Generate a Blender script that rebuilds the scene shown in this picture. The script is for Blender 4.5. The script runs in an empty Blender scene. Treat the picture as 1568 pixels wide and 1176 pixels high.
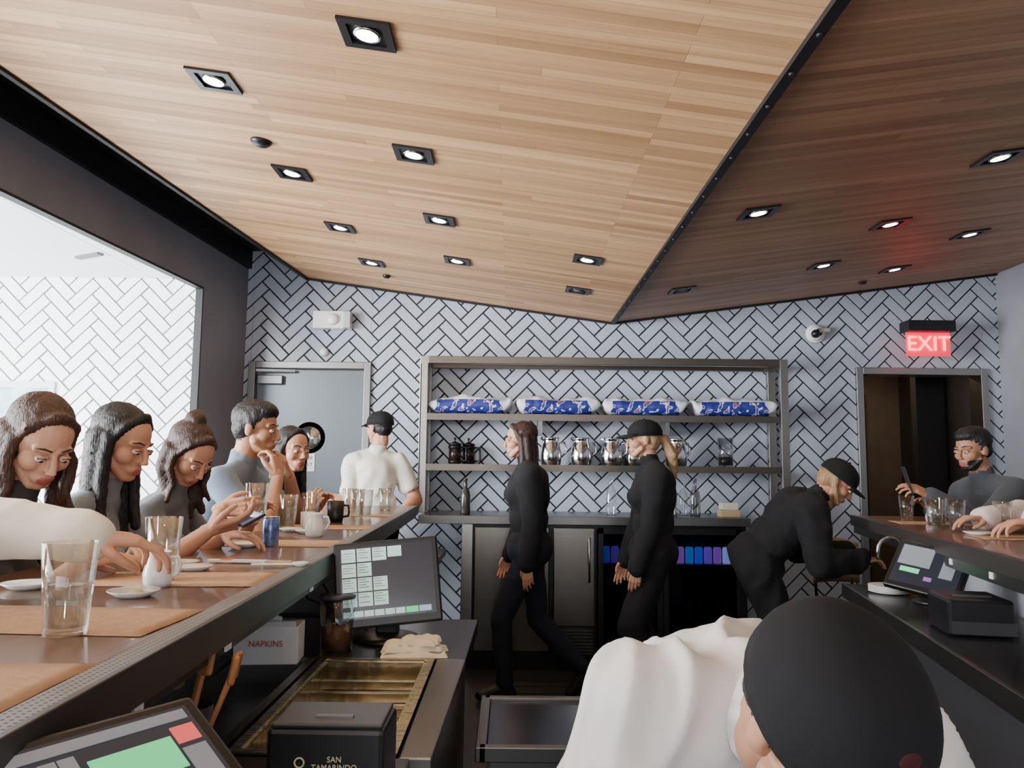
import bpy, bmesh, math, random
from mathutils import Vector, Matrix, noise
import numpy as np
random.seed(4)
V=Vector
scene=bpy.context.scene
COL=scene.collection

# ------------------------------------------------------------------ materials
MC={}
def mat(name,col=(.8,.8,.8),rough=.5,metal=0,emit=None,es=1,trans=0,ior=1.45,bump=0,bscale=60,var=0,vscale=5,stretch=(1,1,1),coat=0,sheen=0,alpha=1):
    if name in MC: return MC[name]
    m=bpy.data.materials.new(name); m.use_nodes=True
    nt=m.node_tree; b=nt.nodes['Principled BSDF']
    b.inputs['Base Color'].default_value=(*col,1)
    b.inputs['Roughness'].default_value=rough
    b.inputs['Metallic'].default_value=metal
    b.inputs['IOR'].default_value=ior
    b.inputs['Transmission Weight'].default_value=trans
    b.inputs['Coat Weight'].default_value=coat
    b.inputs['Sheen Weight'].default_value=sheen
    if emit:
        b.inputs['Emission Color'].default_value=(*emit,1); b.inputs['Emission Strength'].default_value=es
    if bump or var:
        tc=nt.nodes.new('ShaderNodeTexCoord'); mp=nt.nodes.new('ShaderNodeMapping'); mp.inputs['Scale'].default_value=stretch
        nt.links.new(tc.outputs['Object'],mp.inputs[0])
    if bump:
        n=nt.nodes.new('ShaderNodeTexNoise'); n.inputs['Scale'].default_value=bscale; n.inputs['Detail'].default_value=4
        nt.links.new(mp.outputs[0],n.inputs['Vector'])
        bp=nt.nodes.new('ShaderNodeBump'); bp.inputs['Strength'].default_value=bump; bp.inputs['Distance'].default_value=.01
        nt.links.new(n.outputs[0],bp.inputs['Height']); nt.links.new(bp.outputs[0],b.inputs['Normal'])
    if var:
        n=nt.nodes.new('ShaderNodeTexNoise'); n.inputs['Scale'].default_value=vscale; n.inputs['Detail'].default_value=5
        nt.links.new(mp.outputs[0],n.inputs['Vector'])
        r=nt.nodes.new('ShaderNodeValToRGB')
        r.color_ramp.elements[0].position=.3; r.color_ramp.elements[1].position=.7
        r.color_ramp.elements[0].color=(*[max(0,c*(1-var)) for c in col],1)
        r.color_ramp.elements[1].color=(*[min(1,c*(1+var)) for c in col],1)
        nt.links.new(n.outputs[0],r.inputs[0]); nt.links.new(r.outputs[0],b.inputs['Base Color'])
    MC[name]=m; return m
def glassmat(name,tint,refl=1.0,ior=1.45):
    """thin glass: fresnel mix of clear transmission and mirror reflection"""
    if name in MC: return MC[name]
    m=bpy.data.materials.new(name); m.use_nodes=True; nt=m.node_tree; nt.nodes.clear(); L=nt.links.new
    o=nt.nodes.new('ShaderNodeOutputMaterial'); t=nt.nodes.new('ShaderNodeBsdfTransparent'); t.inputs[0].default_value=(*tint,1)
    g=nt.nodes.new('ShaderNodeBsdfGlossy'); g.inputs['Roughness'].default_value=.04; g.inputs[0].default_value=(refl,refl,refl,1)
    f=nt.nodes.new('ShaderNodeLayerWeight'); f.inputs['Blend'].default_value=.32
    mm=nt.nodes.new('ShaderNodeMath'); mm.operation='MULTIPLY_ADD'; mm.inputs[1].default_value=.75; mm.inputs[2].default_value=.03; L(f.outputs['Facing'],mm.inputs[0])
    mx=nt.nodes.new('ShaderNodeMixShader'); L(mm.outputs[0],mx.inputs[0]); L(t.outputs[0],mx.inputs[1]); L(g.outputs[0],mx.inputs[2]); L(mx.outputs[0],o.inputs[0])
    MC[name]=m; return m

def wood(name,c1,c2,roww,length,rough=.4,axis='X',gap=.0008,coat=0,lo=(.72,.66,.60)):
    if name in MC: return MC[name]
    m=bpy.data.materials.new(name); m.use_nodes=True
    nt=m.node_tree; b=nt.nodes['Principled BSDF']; L=nt.links.new
    tc=nt.nodes.new('ShaderNodeTexCoord'); mp=nt.nodes.new('ShaderNodeMapping')
    mp.inputs['Location'].default_value=(40,30,0)
    if axis=='Y': mp.inputs['Rotation'].default_value=(0,0,math.pi/2)
    L(tc.outputs['Object'],mp.inputs[0])
    br=nt.nodes.new('ShaderNodeTexBrick'); br.inputs['Scale'].default_value=1
    br.inputs['Brick Width'].default_value=length; br.inputs['Row Height'].default_value=roww
    br.inputs['Mortar Size'].default_value=gap; br.inputs['Mortar Smooth'].default_value=.3
    br.offset=.37; br.offset_frequency=3; br.squash=.75; br.squash_frequency=4
    br.inputs['Color1'].default_value=(*c1,1); br.inputs['Color2'].default_value=(*c2,1)
    br.inputs['Mortar'].default_value=(*[c*.55 for c in c2],1)
    L(mp.outputs[0],br.inputs['Vector'])
    m2=nt.nodes.new('ShaderNodeMapping'); m2.inputs['Scale'].default_value=(.55,17,1)
    L(mp.outputs[0],m2.inputs[0])
    n=nt.nodes.new('ShaderNodeTexNoise'); n.inputs['Scale'].default_value=2.0; n.inputs['Detail'].default_value=7; n.inputs['Roughness'].default_value=.62
    L(m2.outputs[0],n.inputs['Vector'])
    r=nt.nodes.new('ShaderNodeValToRGB'); r.color_ramp.elements[0].position=.3; r.color_ramp.elements[1].position=.68
    r.color_ramp.elements[0].color=(*lo,1); r.color_ramp.elements[1].color=(1.0,1.0,1.0,1)
    L(n.outputs[0],r.inputs[0])
    mx=nt.nodes.new('ShaderNodeMix'); mx.data_type='RGBA'; mx.blend_type='MULTIPLY'; mx.inputs[0].default_value=1
    L(br.outputs['Color'],mx.inputs[6]); L(r.outputs[0],mx.inputs[7]); L(mx.outputs[2],b.inputs['Base Color'])
    b.inputs['Roughness'].default_value=rough; b.inputs['Coat Weight'].default_value=coat
    MC[name]=m; return m

STEEL=mat('brushed_steel',(.38,.365,.35),.27,1,bump=.08,bscale=30,stretch=(1,1,30))
STEELD=mat('dull_steel',(.21,.205,.20),.36,1,bump=.05,bscale=25,stretch=(30,1,1))
CHROME=mat('polished_steel',(.7,.71,.73),.12,1)
BLACK=mat('black_paint',(.006,.006,.008),.55)
BLACKP=mat('black_plastic',(.010,.010,.012),.35)
GREYW=mat('dark_grey_wall_paint',(.19,.19,.225),.6,var=.08,vscale=3)
GREYP=mat('grey_panel',(.55,.56,.60),.5,var=.1,vscale=2)
WHITE=mat('white_ceramic',(.85,.85,.83),.2,coat=.3)
WHITEP=mat('white_paint',(.9,.91,.92),.6)
GLASS=glassmat('clear_glass',(.93,.95,.95))
WATER=glassmat('water',(.90,.93,.94),.8)
KRAFT=mat('kraft_paper',(.42,.255,.15),.85,var=.1,vscale=30,bump=.1,bscale=120)
TILE=mat('white_glazed_tile',(.41,.45,.525),.2,var=.08,vscale=2)
GROUT=mat('dark_grout',(.016,.016,.02),.9)
TILE2=mat('white_wall_tile',(.9,.91,.92),.3)
GROUT2=mat('grey_grout',(.10,.10,.12),.9)
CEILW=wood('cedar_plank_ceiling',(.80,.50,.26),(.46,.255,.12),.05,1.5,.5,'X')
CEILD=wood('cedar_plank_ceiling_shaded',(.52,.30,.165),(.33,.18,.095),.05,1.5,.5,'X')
BARW=wood('walnut_bar_top',(.18,.088,.048),(.115,.056,.031),.09,1.6,.32,'Y',coat=.3)
FLOORM=mat('dark_kitchen_floor',(.022,.022,.024),.35,var=.3,vscale=6)
FLOORD=mat('pale_floor',(.62,.62,.62),.5,var=.1,vscale=3)

# ------------------------------------------------------------------ mesh helpers
def link(ob,parent=None):
    COL.objects.link(ob); return ob
def obj_bm(name,bm,m,smooth=False,loc=None):
    me=bpy.data.meshes.new(name); bm.to_mesh(me); bm.free()
    for mm in (m if isinstance(m,(list,tuple)) else [m]): me.materials.append(mm)
    if smooth:
        for p in me.polygons: p.use_smooth=True
    ob=bpy.data.objects.new(name,me); link(ob)
    if loc: ob.location=loc
    return ob
def bev(ob,w,seg=2):
    md=ob.modifiers.new('bevel','BEVEL'); md.width=w; md.segments=seg; md.limit_method='ANGLE'; return ob
def box(name,c,s,m,rot=(0,0,0),bevel=0,seg=2):
    bm=bmesh.new(); bmesh.ops.create_cube(bm,size=1)
    bmesh.ops.scale(bm,vec=V(s),verts=bm.verts)
    ob=obj_bm(name,bm,m); ob.location=c; ob.rotation_euler=rot
    if bevel: bev(ob,bevel,seg)
    return ob
def box2(name,x0,x1,y0,y1,z0,z1,m,bevel=0):
    return box(name,((x0+x1)/2,(y0+y1)/2,(z0+z1)/2),(x1-x0,y1-y0,z1-z0),m,bevel=bevel)
def prism(name,pts,z0,z1,m,bevel=0):
    bm=bmesh.new()
    a=[bm.verts.new((p[0],p[1],z0)) for p in pts]; b=[bm.verts.new((p[0],p[1],z1)) for p in pts]
    n=len(pts); bm.faces.new(a[::-1]); bm.faces.new(b)
    for i in range(n): bm.faces.new((a[i],a[(i+1)%n],b[(i+1)%n],b[i]))
    bmesh.ops.recalc_face_normals(bm,faces=bm.faces)
    ob=obj_bm(name,bm,m)
    if bevel: bev(ob,bevel)
    return ob
def hexa(name,lo,up,m):
    bm=bmesh.new(); a=[bm.verts.new(p) for p in lo]; b=[bm.verts.new(p) for p in up]
    bm.faces.new(a[::-1]); bm.faces.new(b)
    for i in range(4): bm.faces.new((a[i],a[(i+1)%4],b[(i+1)%4],b[i]))
    bmesh.ops.recalc_face_normals(bm,faces=bm.faces)
    return obj_bm(name,bm,m)
def lathe(name,prof,loc,m,seg=32,rot=(0,0,0),smooth=True):
    bm=bmesh.new(); rings=[]
    for r,z in prof:
        if r<1e-5: rings.append([bm.verts.new((0,0,z))])
        else: rings.append([bm.verts.new((r*math.cos(2*math.pi*i/seg),r*math.sin(2*math.pi*i/seg),z)) for i in range(seg)])
    for k in range(len(rings)-1):
        a,b=rings[k],rings[k+1]
        for i in range(seg):
            j=(i+1)%seg
            if len(a)==1 and len(b)==1: continue
            if len(a)==1: bm.faces.new((a[0],b[j],b[i]))
            elif len(b)==1: bm.faces.new((a[i],a[j],b[0]))
            else: bm.faces.new((a[i],a[j],b[j],b[i]))
    bmesh.ops.recalc_face_normals(bm,faces=bm.faces)
    ob=obj_bm(name,bm,m,smooth); ob.location=loc; ob.rotation_euler=rot
    return ob
def tube(name,pts,r,m,cyclic=False,res=3,seg=10):
    pts=[V(p) for p in pts]; n=len(pts); bm=bmesh.new(); rings=[]; nrm=None
    for i in range(n):
        if cyclic: t=(pts[(i+1)%n]-pts[i-1]).normalized()
        else: t=(pts[min(i+1,n-1)]-pts[max(i-1,0)]).normalized()
        if nrm is None: nrm=t.orthogonal().normalized()
        nrm=(nrm-t*nrm.dot(t))
        nrm=nrm.normalized() if nrm.length>1e-4 else t.orthogonal().normalized()
        b=t.cross(nrm); k=1.0
        if not cyclic and 0<i<n-1:
            c=(pts[i]-pts[i-1]).normalized().dot((pts[i+1]-pts[i]).normalized()); k=min(1.4,1/max(.5,math.sqrt(max(0,(1+c)/2))))
        rings.append([bm.verts.new(pts[i]+(nrm*math.cos(2*math.pi*j/seg)+b*math.sin(2*math.pi*j/seg))*r*(k if k<1.2 else 1.15)) for j in range(seg)])
    for i in range(n if cyclic else n-1):
        a,b2=rings[i],rings[(i+1)%n]
        for j in range(seg): bm.faces.new((a[j],a[(j+1)%seg],b2[(j+1)%seg],b2[j]))
    if not cyclic: bm.faces.new(rings[0][::-1]); bm.faces.new(rings[-1])
    bmesh.ops.recalc_face_normals(bm,faces=bm.faces)
    return obj_bm(name,bm,m,True)
def text(name,s,loc,size,m,rot=(math.pi/2,0,0),ext=.001,align='CENTER'):
    cu=bpy.data.curves.new(name,'FONT'); cu.body=s; cu.size=size; cu.extrude=ext; cu.align_x=align; cu.align_y='CENTER'
    ob=bpy.data.objects.new(name,cu); link(ob)
    bpy.context.view_layer.update()
    me=bpy.data.meshes.new_from_object(ob.evaluated_get(bpy.context.evaluated_depsgraph_get()))
    me.materials.clear(); me.materials.append(m)
    bpy.data.objects.remove(ob); o=bpy.data.objects.new(name,me); link(o)
    o.location=loc; o.rotation_euler=rot; return o
def group(name,parts,loc=(0,0,0),rot=None,local=False):
    e=bpy.data.objects.new(name,None); e.empty_display_size=.1; link(e)
    e.location=loc
    if rot: e.rotation_euler=rot
    for p in parts:
        p.parent=e
        if not local: p.matrix_parent_inverse=Matrix.Translation(V(loc)).inverted()
    return e

# ------------------------------------------------------------------ people
def tcap(bm,a,b,ra,rb,seg=14):
    a,b=V(a),V(b); d=b-a
    bmesh.ops.create_uvsphere(bm,u_segments=seg,v_segments=10,radius=ra,matrix=Matrix.Translation(a))
    bmesh.ops.create_uvsphere(bm,u_segments=seg,v_segments=10,radius=rb,matrix=Matrix.Translation(b))
    if d.length>1e-4:
        M=Matrix.Translation((a+b)/2)@d.to_track_quat('Z','Y').to_matrix().to_4x4()
        bmesh.ops.create_cone(bm,cap_ends=True,segments=seg,radius1=ra,radius2=rb,depth=d.length,matrix=M)
def ell(bm,c,r,B=None,seg=20):
    M=Matrix.Translation(V(c))@((B.to_4x4()) if B else Matrix.Identity(4))@Matrix.Diagonal((*r,1))
    bmesh.ops.create_uvsphere(bm,u_segments=seg,v_segments=14,radius=1,matrix=M)
def remesh(bm,vox,sm,fac=.5):
    me=bpy.data.meshes.new('tmp'); bm.to_mesh(me); bm.free(); ob=bpy.data.objects.new('tmp',me); link(ob)
    r=ob.modifiers.new('r','REMESH'); r.mode='VOXEL'; r.voxel_size=vox
    if sm: s=ob.modifiers.new('s','SMOOTH'); s.factor=fac; s.iterations=sm
    bpy.context.view_layer.update()
    out=bpy.data.meshes.new_from_object(ob.evaluated_get(bpy.context.evaluated_depsgraph_get()))
    bpy.data.objects.remove(ob)
    for p in out.polygons: p.use_smooth=True
    return out
def mk(name,me,mats):
    idx=np.zeros(len(me.polygons),dtype=np.int32); me.polygons.foreach_get('material_index',idx)
    me.materials.clear()
    for m in mats: me.materials.append(m)
    me.polygons.foreach_set('material_index',idx); me.update()
    o=bpy.data.objects.new(name,me); link(o); return o
def ik(a,c,l1,l2,pole):
    d=c-a; L=min(d.length,.995*(l1+l2)); dn=d.normalized(); c=a+dn*L
    co=(l1*l1+L*L-l2*l2)/(2*l1*L); co=max(-1,min(1,co)); h=l1*math.sqrt(1-co*co)
    pp=pole-dn*pole.dot(dn); pp.normalize()
    return a+dn*l1*co+pp*h,c
def basis(x,z):
    x=x.normalized(); z=(z-x*z.dot(x)).normalized(); y=z.cross(x)
    return Matrix((x,y,z)).transposed()
def hand(name,w,d,palm,side,curl,skin,s=1,thumb=.5):
    B=basis(d,-palm).to_4x4(); B.translation=w
    M=B@Matrix.Scale(s,4); T=lambda x,y,z:M@V((x,y*side,z))
    bm=bmesh.new()
    kn=[(.086,.028),(.091,.0095),(.087,-.009),(.078,-.0265)]
    ln=[(.040,.025,.020),(.045,.029,.021),(.041,.027,.020),(.032,.020,.018)]
    tcap(bm,T(-.015,0,0),T(.01,.004,0),.022*s,.024*s)
    for i,((kx,ky),L3) in enumerate(zip(kn,ln)):
        tcap(bm,T(.012,ky*.62,0),T(kx,ky,.002),.0155*s,.0108*s,10)
        x,z,a=kx,.002,0
        yo=ky; fan=(ky)*.10
        for k,l in enumerate(L3):
            a+=curl*(.75 if k==0 else 1.0)+(.06*i)
            nx,nz=x+l*math.cos(a),z-l*math.sin(a); ny=yo+fan*l/.03*.35
            tcap(bm,T(x,yo,z),T(nx,ny,nz),(.0088-.0008*k)*s,(.0081-.0009*k)*s,10); x,z,yo=nx,nz,ny
    th=[(.018,.022,-.006),(.046,.046-.008*thumb,-.014-.012*thumb),(.072,.056-.020*thumb,-.020-.022*thumb),(.092,.058-.032*thumb,-.024-.030*thumb)]
    for k in range(3): tcap(bm,T(*th[k]),T(*th[k+1]),(.0145,.0108,.0095)[k]*s,(.011,.0095,.0078)[k]*s,10)
    return mk(name,remesh(bm,.0032,3,.4),[skin])
def skinm(n,c):
    m=mat(n,c,.5,bump=.03,bscale=200,var=.06,vscale=12); m.node_tree.nodes['Principled BSDF'].inputs['Subsurface Weight'].default_value=.08
    m.node_tree.nodes['Principled BSDF'].inputs['Subsurface Radius'].default_value=(.02,.008,.004); return m
SK1=skinm('light_skin',(.55,.28,.175)); SK2=skinm('tan_skin',(.41,.205,.115)); SK3=skinm('fair_skin',(.60,.33,.225))
LIP=mat('lip',(.40,.11,.10),.4)
EYEW=mat('eye_white',(.7,.68,.65),.2); EYED=mat('iris',(.03,.015,.01),.15)
def hairm(n,c): return mat(n,c,.42,bump=.5,bscale=45,stretch=(6,6,.6),var=.35,vscale=30)
HB=hairm('black_hair',(.010,.008,.008)); HBR=hairm('brown_hair',(.040,.017,.010)); HBL=hairm('blonde_hair',(.36,.22,.11)); HRD=hairm('dark_auburn_hair',(.03,.010,.009)); HBW=hairm('chestnut_hair',(.055,.022,.012))
def cloth(n,c,b=.25,sh=.1): return mat(n,c,.9,bump=b,bscale=14,var=.08,vscale=7,sheen=sh)
CG=cloth('grey_tshirt_cotton',(.20,.235,.27)); CW=cloth('white_cotton',(.68,.66,.60)); CK=cloth('black_cotton',(.007,.007,.009),sh=0); CJ=cloth('dark_jeans',(.010,.013,.026),sh=0); CBG=cloth('cream_cotton',(.72,.66,.55)); CS=cloth('charcoal_wool',(.055,.06,.07)); CP=cloth('pale_pink_cotton',(.72,.58,.52)); CBL=cloth('bluegrey_cotton',(.16,.21,.28)); CCHEF=cloth('white_chef_cotton',(.76,.745,.74),.15)
SHOE=mat('black_shoe',(.012,.012,.012),.4)
CAPM=cloth('black_cap_fabric',(.0045,.0045,.006),.1,0)

def person(name,pelvis,neck,head,face,facing,Lw,Rw,Lf,Rf,skin=SK1,hair=HB,style='short',cap=False,shirt=CG,pants=CJ,sleeve='short',fem=True,
           Lh=None,Rh=None,lpole=None,rpole=None,kpole=None,loose=0,fold=.006,beard=False,headup=None,vox=.011,logo=None,heel=(0,0),neckopen=.02,bag=1.0,hscale=1.0,folddir=None,sws=1.0,seams=True):
    pelvis,neck,head,face=V(pelvis),V(neck),V(head),V(face).normalized(); f=V((facing[0],facing[1],0)).normalized()
    sp=(neck-pelvis).normalized(); B=basis(f-sp*f.dot(sp),sp); fw=V(B.col[0]); lf=V(B.col[1])
    k=.88 if fem else 1.0; sw=(.158 if fem else .19)*sws
    Ln=(neck-pelvis).length
    sL=neck-sp*.055+lf*sw; sR=neck-sp*.055-lf*sw
    ua,fa=(.275,.245) if fem else (.30,.27)
    down=V((0,0,-1))
    eL,wL=ik(sL,V(Lw),ua,fa,V(lpole) if lpole else (down-fw*.3+lf*.4)); eR,wR=ik(sR,V(Rw),ua,fa,V(rpole) if rpole else (down-fw*.3-lf*.4))
    hL=pelvis+lf*.085-sp*.02; hR=pelvis-lf*.085-sp*.02
    kp=V(kpole) if kpole else f+V((0,0,.5))
    kL,aL=ik(hL,V(Lf),.43,.41,kp); kR,aR=ik(hR,V(Rf),.43,.41,kp)
    HBm=basis(face,V(headup) if headup else V((0,0,1))); HM=HBm.to_4x4(); HM.translation=head
    hs=(.95 if fem else 1.0)*hscale
    H=lambda x,y,z:HM@(V((x,y,z))*hs)
    bm=bmesh.new(); bones=[]
    def bone(a,b,ra,rb,lab,shape=True):
        bones.append((a,b,ra,rb,lab))
        if shape: tcap(bm,a,b,ra,rb)
    lo=loose
    ell(bm,pelvis,(.118*k+.01+lo,.165*(1.02 if fem else 1)+lo,.125),B); ell(bm,pelvis+sp*Ln*.35,(.10*k+lo,.135*k+lo,.15),B)
    ell(bm,pelvis+sp*Ln*.66,(.118*k+lo,.162*k*sws+lo,.17),B); ell(bm,pelvis+sp*Ln*.82-fw*.012,(.10*k+lo,.165*k*sws+lo,.10),B)
    if fem:
        for s_ in (1,-1): ell(bm,pelvis+sp*Ln*.66+fw*.085+lf*.065*s_,(.055,.062,.062),B)
    bones.append((pelvis+sp*.0,pelvis+sp*Ln*.9,.14,.14,'torso')); bones.append((pelvis-sp*.06,pelvis-sp*.02,.13,.15,'pelvis'))
    tcap(bm,sL-lf*.01,sR+lf*.01,.06*k+lo,.06*k+lo)
    for s_,S in ((1,sL),(-1,sR)):
        tcap(bm,neck+sp*.012,S+sp*.01,.045,.045*k+lo)
        bones.append((neck-sp*.05+lf*.05*s_,S,.07,.07,'torso'))
    nk=H(-.022,0,-.055)
    bone(neck-sp*.02,nk,.055*k,.054*k,'neck'); bones[-1]=(neck+sp*neckopen,nk,.05*k,.054*k,'neck')
    sl=sleeve
    for S,E,W_ in ((sL,eL,wL),(sR,eR,wR)):
        r0,r1,r2=.058*k+lo,.043*k+lo*.8,.027*k+(.010+lo*.6 if sl=='long' else 0)
        m_=S.lerp(E,.62)
        bone(S,m_,r0,(r0*.45+r1*.55)+(.008 if sl=='short' else 0),'sleeve')
        bone(m_,E,(r0*.38+r1*.62),r1,'uarm'); q=E.lerp(W_,.3); bone(E,q,r1,r1*1.02,'farm'); bone(q,W_,r1*1.02,r2,'farm')
    for h_,k_,a_ in ((hL,kL,aL),(hR,kR,aR)):
        bone(h_,k_,.088*k*bag,.060*bag,'thigh'); q=k_.lerp(a_,.3); bone(k_,q,.058*bag,.056*bag,'shin'); bone(q,a_,.056*bag,.042*bag,'shin')
    for (a_,hh) in ((aL,heel[0]),(aR,heel[1])):
        toe=a_+f*.15*math.cos(hh)+V((0,0,-.045-.12*math.sin(hh))); hl=a_-f*.035+V((0,0,-.035+.02*math.sin(hh)))
        bone(hl,toe,.036,.033,'foot'); bone(a_,hl,.04,.036,'foot'); bone(a_,toe,.042,.030,'foot')
    me=remesh(bm,vox,5,.6)
    nv=len(me.vertices); co=np.empty(nv*3); me.vertices.foreach_get('co',co); co=co.reshape(-1,3)
    no=np.empty(nv*3); me.vertex_normals.foreach_get('vector',no); no=no.reshape(-1,3)
    pc=np.empty(len(me.polygons)*3); me.polygons.foreach_get('center',pc); pc=pc.reshape(-1,3)
    best=np.full(len(pc),1e9); lab=np.zeros(len(pc),int)
    for i,(a,b,ra,rb,_) in enumerate(bones):
        a=np.array(a);b=np.array(b);d=b-a; t=np.clip(((pc-a)@d)/max(1e-9,d@d),0,1)
        D=np.linalg.norm(pc-(a+t[:,None]*d),axis=1)-(ra+(rb-ra)*t)
        m_=D<best; best[m_]=D[m_]; lab[m_]=i
    mm={'torso':1,'pelvis':2,'neck':0,'sleeve':1,'uarm':1 if sl=='long' else 0,'farm':1 if sl=='long' else 0,'thigh':2,'shin':2,'foot':3}
    pm=np.array([mm[bones[i][4]] for i in lab])
    cl=np.zeros(nv); cnt=np.zeros(nv)
    for p_,m_ in zip(me.polygons,pm):
        p_.material_index=int(m_)
        for v_ in p_.vertices: cnt[v_]+=1; cl[v_]+=(m_ in (1,2))
    full=cl==cnt
    if folddir: fd=V(folddir).normalized(); FB=basis(fd,V((0,0,1)) if abs(fd.z)<.9 else V((1,0,0))).transposed()
    for i in np.nonzero(full)[0]:
        q=V(co[i])
        if folddir:
            g=FB@q; w_=noise.noise(q*4)*.06
            n1=1-abs(noise.noise(V((g.x*2.6,(g.y+w_)*13,(g.z+w_)*13)))*2.4); n3=noise.noise(q*6)
            n2=noise.noise(V((g.x*7,g.y*24,g.z*24)))*.6+n3*.5
        else:
            n1=1-abs(noise.noise(q*7.5+V((pelvis.x*9,0,0)))*2.2); n2=noise.noise(V((q.x*16,q.y*16,q.z*9)))
        co[i]+=no[i]*(.007+fold*(n1*.9+n2*.6-.3))
    me.vertices.foreach_set('co',co.ravel()); me.update()
    parts=[mk('body',me,[skin,shirt,pants,SHOE])]
    # head
    bm=bmesh.new(); R=lambda *a:tuple(x*hs for x in a); e_=lambda c,r:ell(bm,H(*c),R(*r),HBm); t_=lambda a,b,ra,rb:tcap(bm,H(*a),H(*b),ra*hs,rb*hs,10)
    jw=.051 if fem else .057
    e_((-.012,0,.035),(.095,.074,.086)); e_((.022,0,-.03),(.066,jw,.078)); e_((.058,0,-.085),(.025,.024 if fem else .028,.021))
    for s_ in (1,-1):
        e_((.048,.036*s_,-.02),(.034,.028,.03)); t_((.079,.012*s_,.026),(.067,.046*s_,.024),.009,.008)
        e_((-.008,.076*s_,-.002),(.017,.0085,.031)); t_((.0,.074*s_,.012),(.004,.070*s_,-.02),.008,.008)
        t_((.02,.05*s_,-.05),(.06,.018*s_,-.088),.02 if not fem else .017,.016); e_((.099,.010*s_,-.031),(.009,.007,.006))
    t_((.084,0,.018),(.103,0,-.022),.0078,.0105); e_((.106,0,-.026),(.011,.0095,.008))
    e_((.085,0,-.055),(.013,.022,.0075)); e_((.082,0,-.067),(.013,.019,.008)); e_((.07,0,-.06),(.022,.032,.022))
    t_((-.03,0,-.05),(-.03,0,-.10),.05*k/hs,.05*k/hs)
    me=remesh(bm,.0040,3,.5); inv=HM.inverted()
    for p_ in me.polygons:
        q=(inv@p_.center)/hs
        idx=0
        if q.x>.082 and abs(q.y)<.021-.5*abs(q.z+.0615) and -.073<q.z<-.0505: idx=1
        elif beard and q.x>.012 and q.z<-.046 and not(q.x>.070 and abs(q.y)<.026 and -.078<q.z) and q.z>-.12: idx=2
        elif style!='none' and q.x<.01-.4*abs(q.z) and q.z>-.055 and abs(q.y)<.0735: idx=2
        elif q.z>.095 : idx=2
        p_.material_index=idx
    parts.append(mk('head',me,[skin,LIP,hair]))
    bm=bmesh.new()
    for s_ in (1,-1): e_((.0800,.031*s_,.003),(.0115,.0135,.0080))
    parts.append(obj_bm('eyes',bm,EYEW,True)); bm=bmesh.new()
    for s_ in (1,-1): e_((.0870,.031*s_,.001),(.0052,.0062,.0062))
    parts.append(obj_bm('irises',bm,EYED,True)); bm=bmesh.new()
    for s_ in (1,-1): tcap(bm,H(.0865,.020*s_,.0105),H(.0835,.042*s_,.0085),.0045*hs,.0042*hs,8)
    parts.append(obj_bm('eyelids',bm,skin,True)); bm=bmesh.new()
    for s_ in (1,-1):
        tcap(bm,H(.0885,.014*s_,.029),H(.0835,.032*s_,.0335),.0022,.0026,8); tcap(bm,H(.0835,.032*s_,.0335),H(.071,.049*s_,.028),.0026,.0013,8)
        tcap(bm,H(.0915,.021*s_,.0075),H(.0875,.042*s_,.0065),.0011,.0012,8)
    parts.append(obj_bm('eyebrows',bm,hair,True))
    # hair
    bm=bmesh.new(); bk=-V(HBm.col[0]); sd=V(HBm.col[1])
    def strand(c,L,r0,r1,off=(0,0,0),wav=0):
        a=H(*c); N=6; prev=a; pr=r0
        for i in range(1,N+1):
            t=i/N; q=a+V((0,0,-L*t))+bk*(off[0]*t+.012*math.sin(math.pi*t))+sd*off[1]*t+sd*wav*math.sin(t*9+c[1]*60)+bk*wav*.6*math.cos(t*7+c[0]*50)
            rr_=r0+(r1-r0)*t; tcap(bm,prev,q,pr,rr_,10); prev=q; pr=rr_
    if style=='short':
        if not cap: e_((-.022,0,.052),(.097,.081,.082)); e_((.01,0,.085),(.075,.066,.048))
        e_((-.05,0,.0),(.056,.07,.06))
        if not cap:
            for s_ in (1,-1): t_((-.01,.07*s_,.03),(.008,.068*s_,.005),.014,.008)
    else:
        if not cap:
            e_((-.028,0,.048),(.093,.081,.082))
            for s_ in (1,-1):
                t_((.043,.010*s_,.104),(.028,.058*s_,.066),.018,.017); t_((.028,.058*s_,.066),(.006,.073*s_,.0),.017,.016)
        e_((-.05,0,0),(.058,.075,.075))
        if style=='long':
            for s_ in (1,-1):
                strand((.0,.072*s_,.02),.27,.022,.016,(.0,.010*s_)); strand((-.035,.066*s_,.01),.31,.032,.022,(.01,.008*s_))
            strand((-.07,0,.01),.33,.042,.028,(.01,0)); strand((-.065,.035,0),.32,.038,.024,(.01,0)); strand((-.065,-.035,0),.32,.038,.024,(.01,0))
        if style=='wavy':
            for s_ in (1,-1):
                strand((.003,.072*s_,.02),.19,.020,.011,(.0,.014*s_),.009); strand((-.02,.075*s_,.01),.23,.026,.015,(.0,.020*s_),.012); strand((-.045,.066*s_,.01),.24,.034,.018,(.01,.018*s_),.012)
            strand((-.07,0,.01),.25,.045,.026,(.02,0),.01)
        if style=='bun':
            e_((-.065,0,.118),(.042,.040,.036)); e_((-.08,.012,.133),(.026,.026,.022))
            for s_ in (1,-1): strand((-.0,.075*s_,.01),.17,.017,.009,(-.01,.016*s_),.012); strand((-.03,.072*s_,-.0),.23,.027,.014,(.0,.022*s_),.014); strand((-.05,.05*s_,-.0),.26,.03,.016,(.01,.015*s_),.012)
            strand((-.065,0,0),.22,.045,.02,(0,0),.01)
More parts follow.
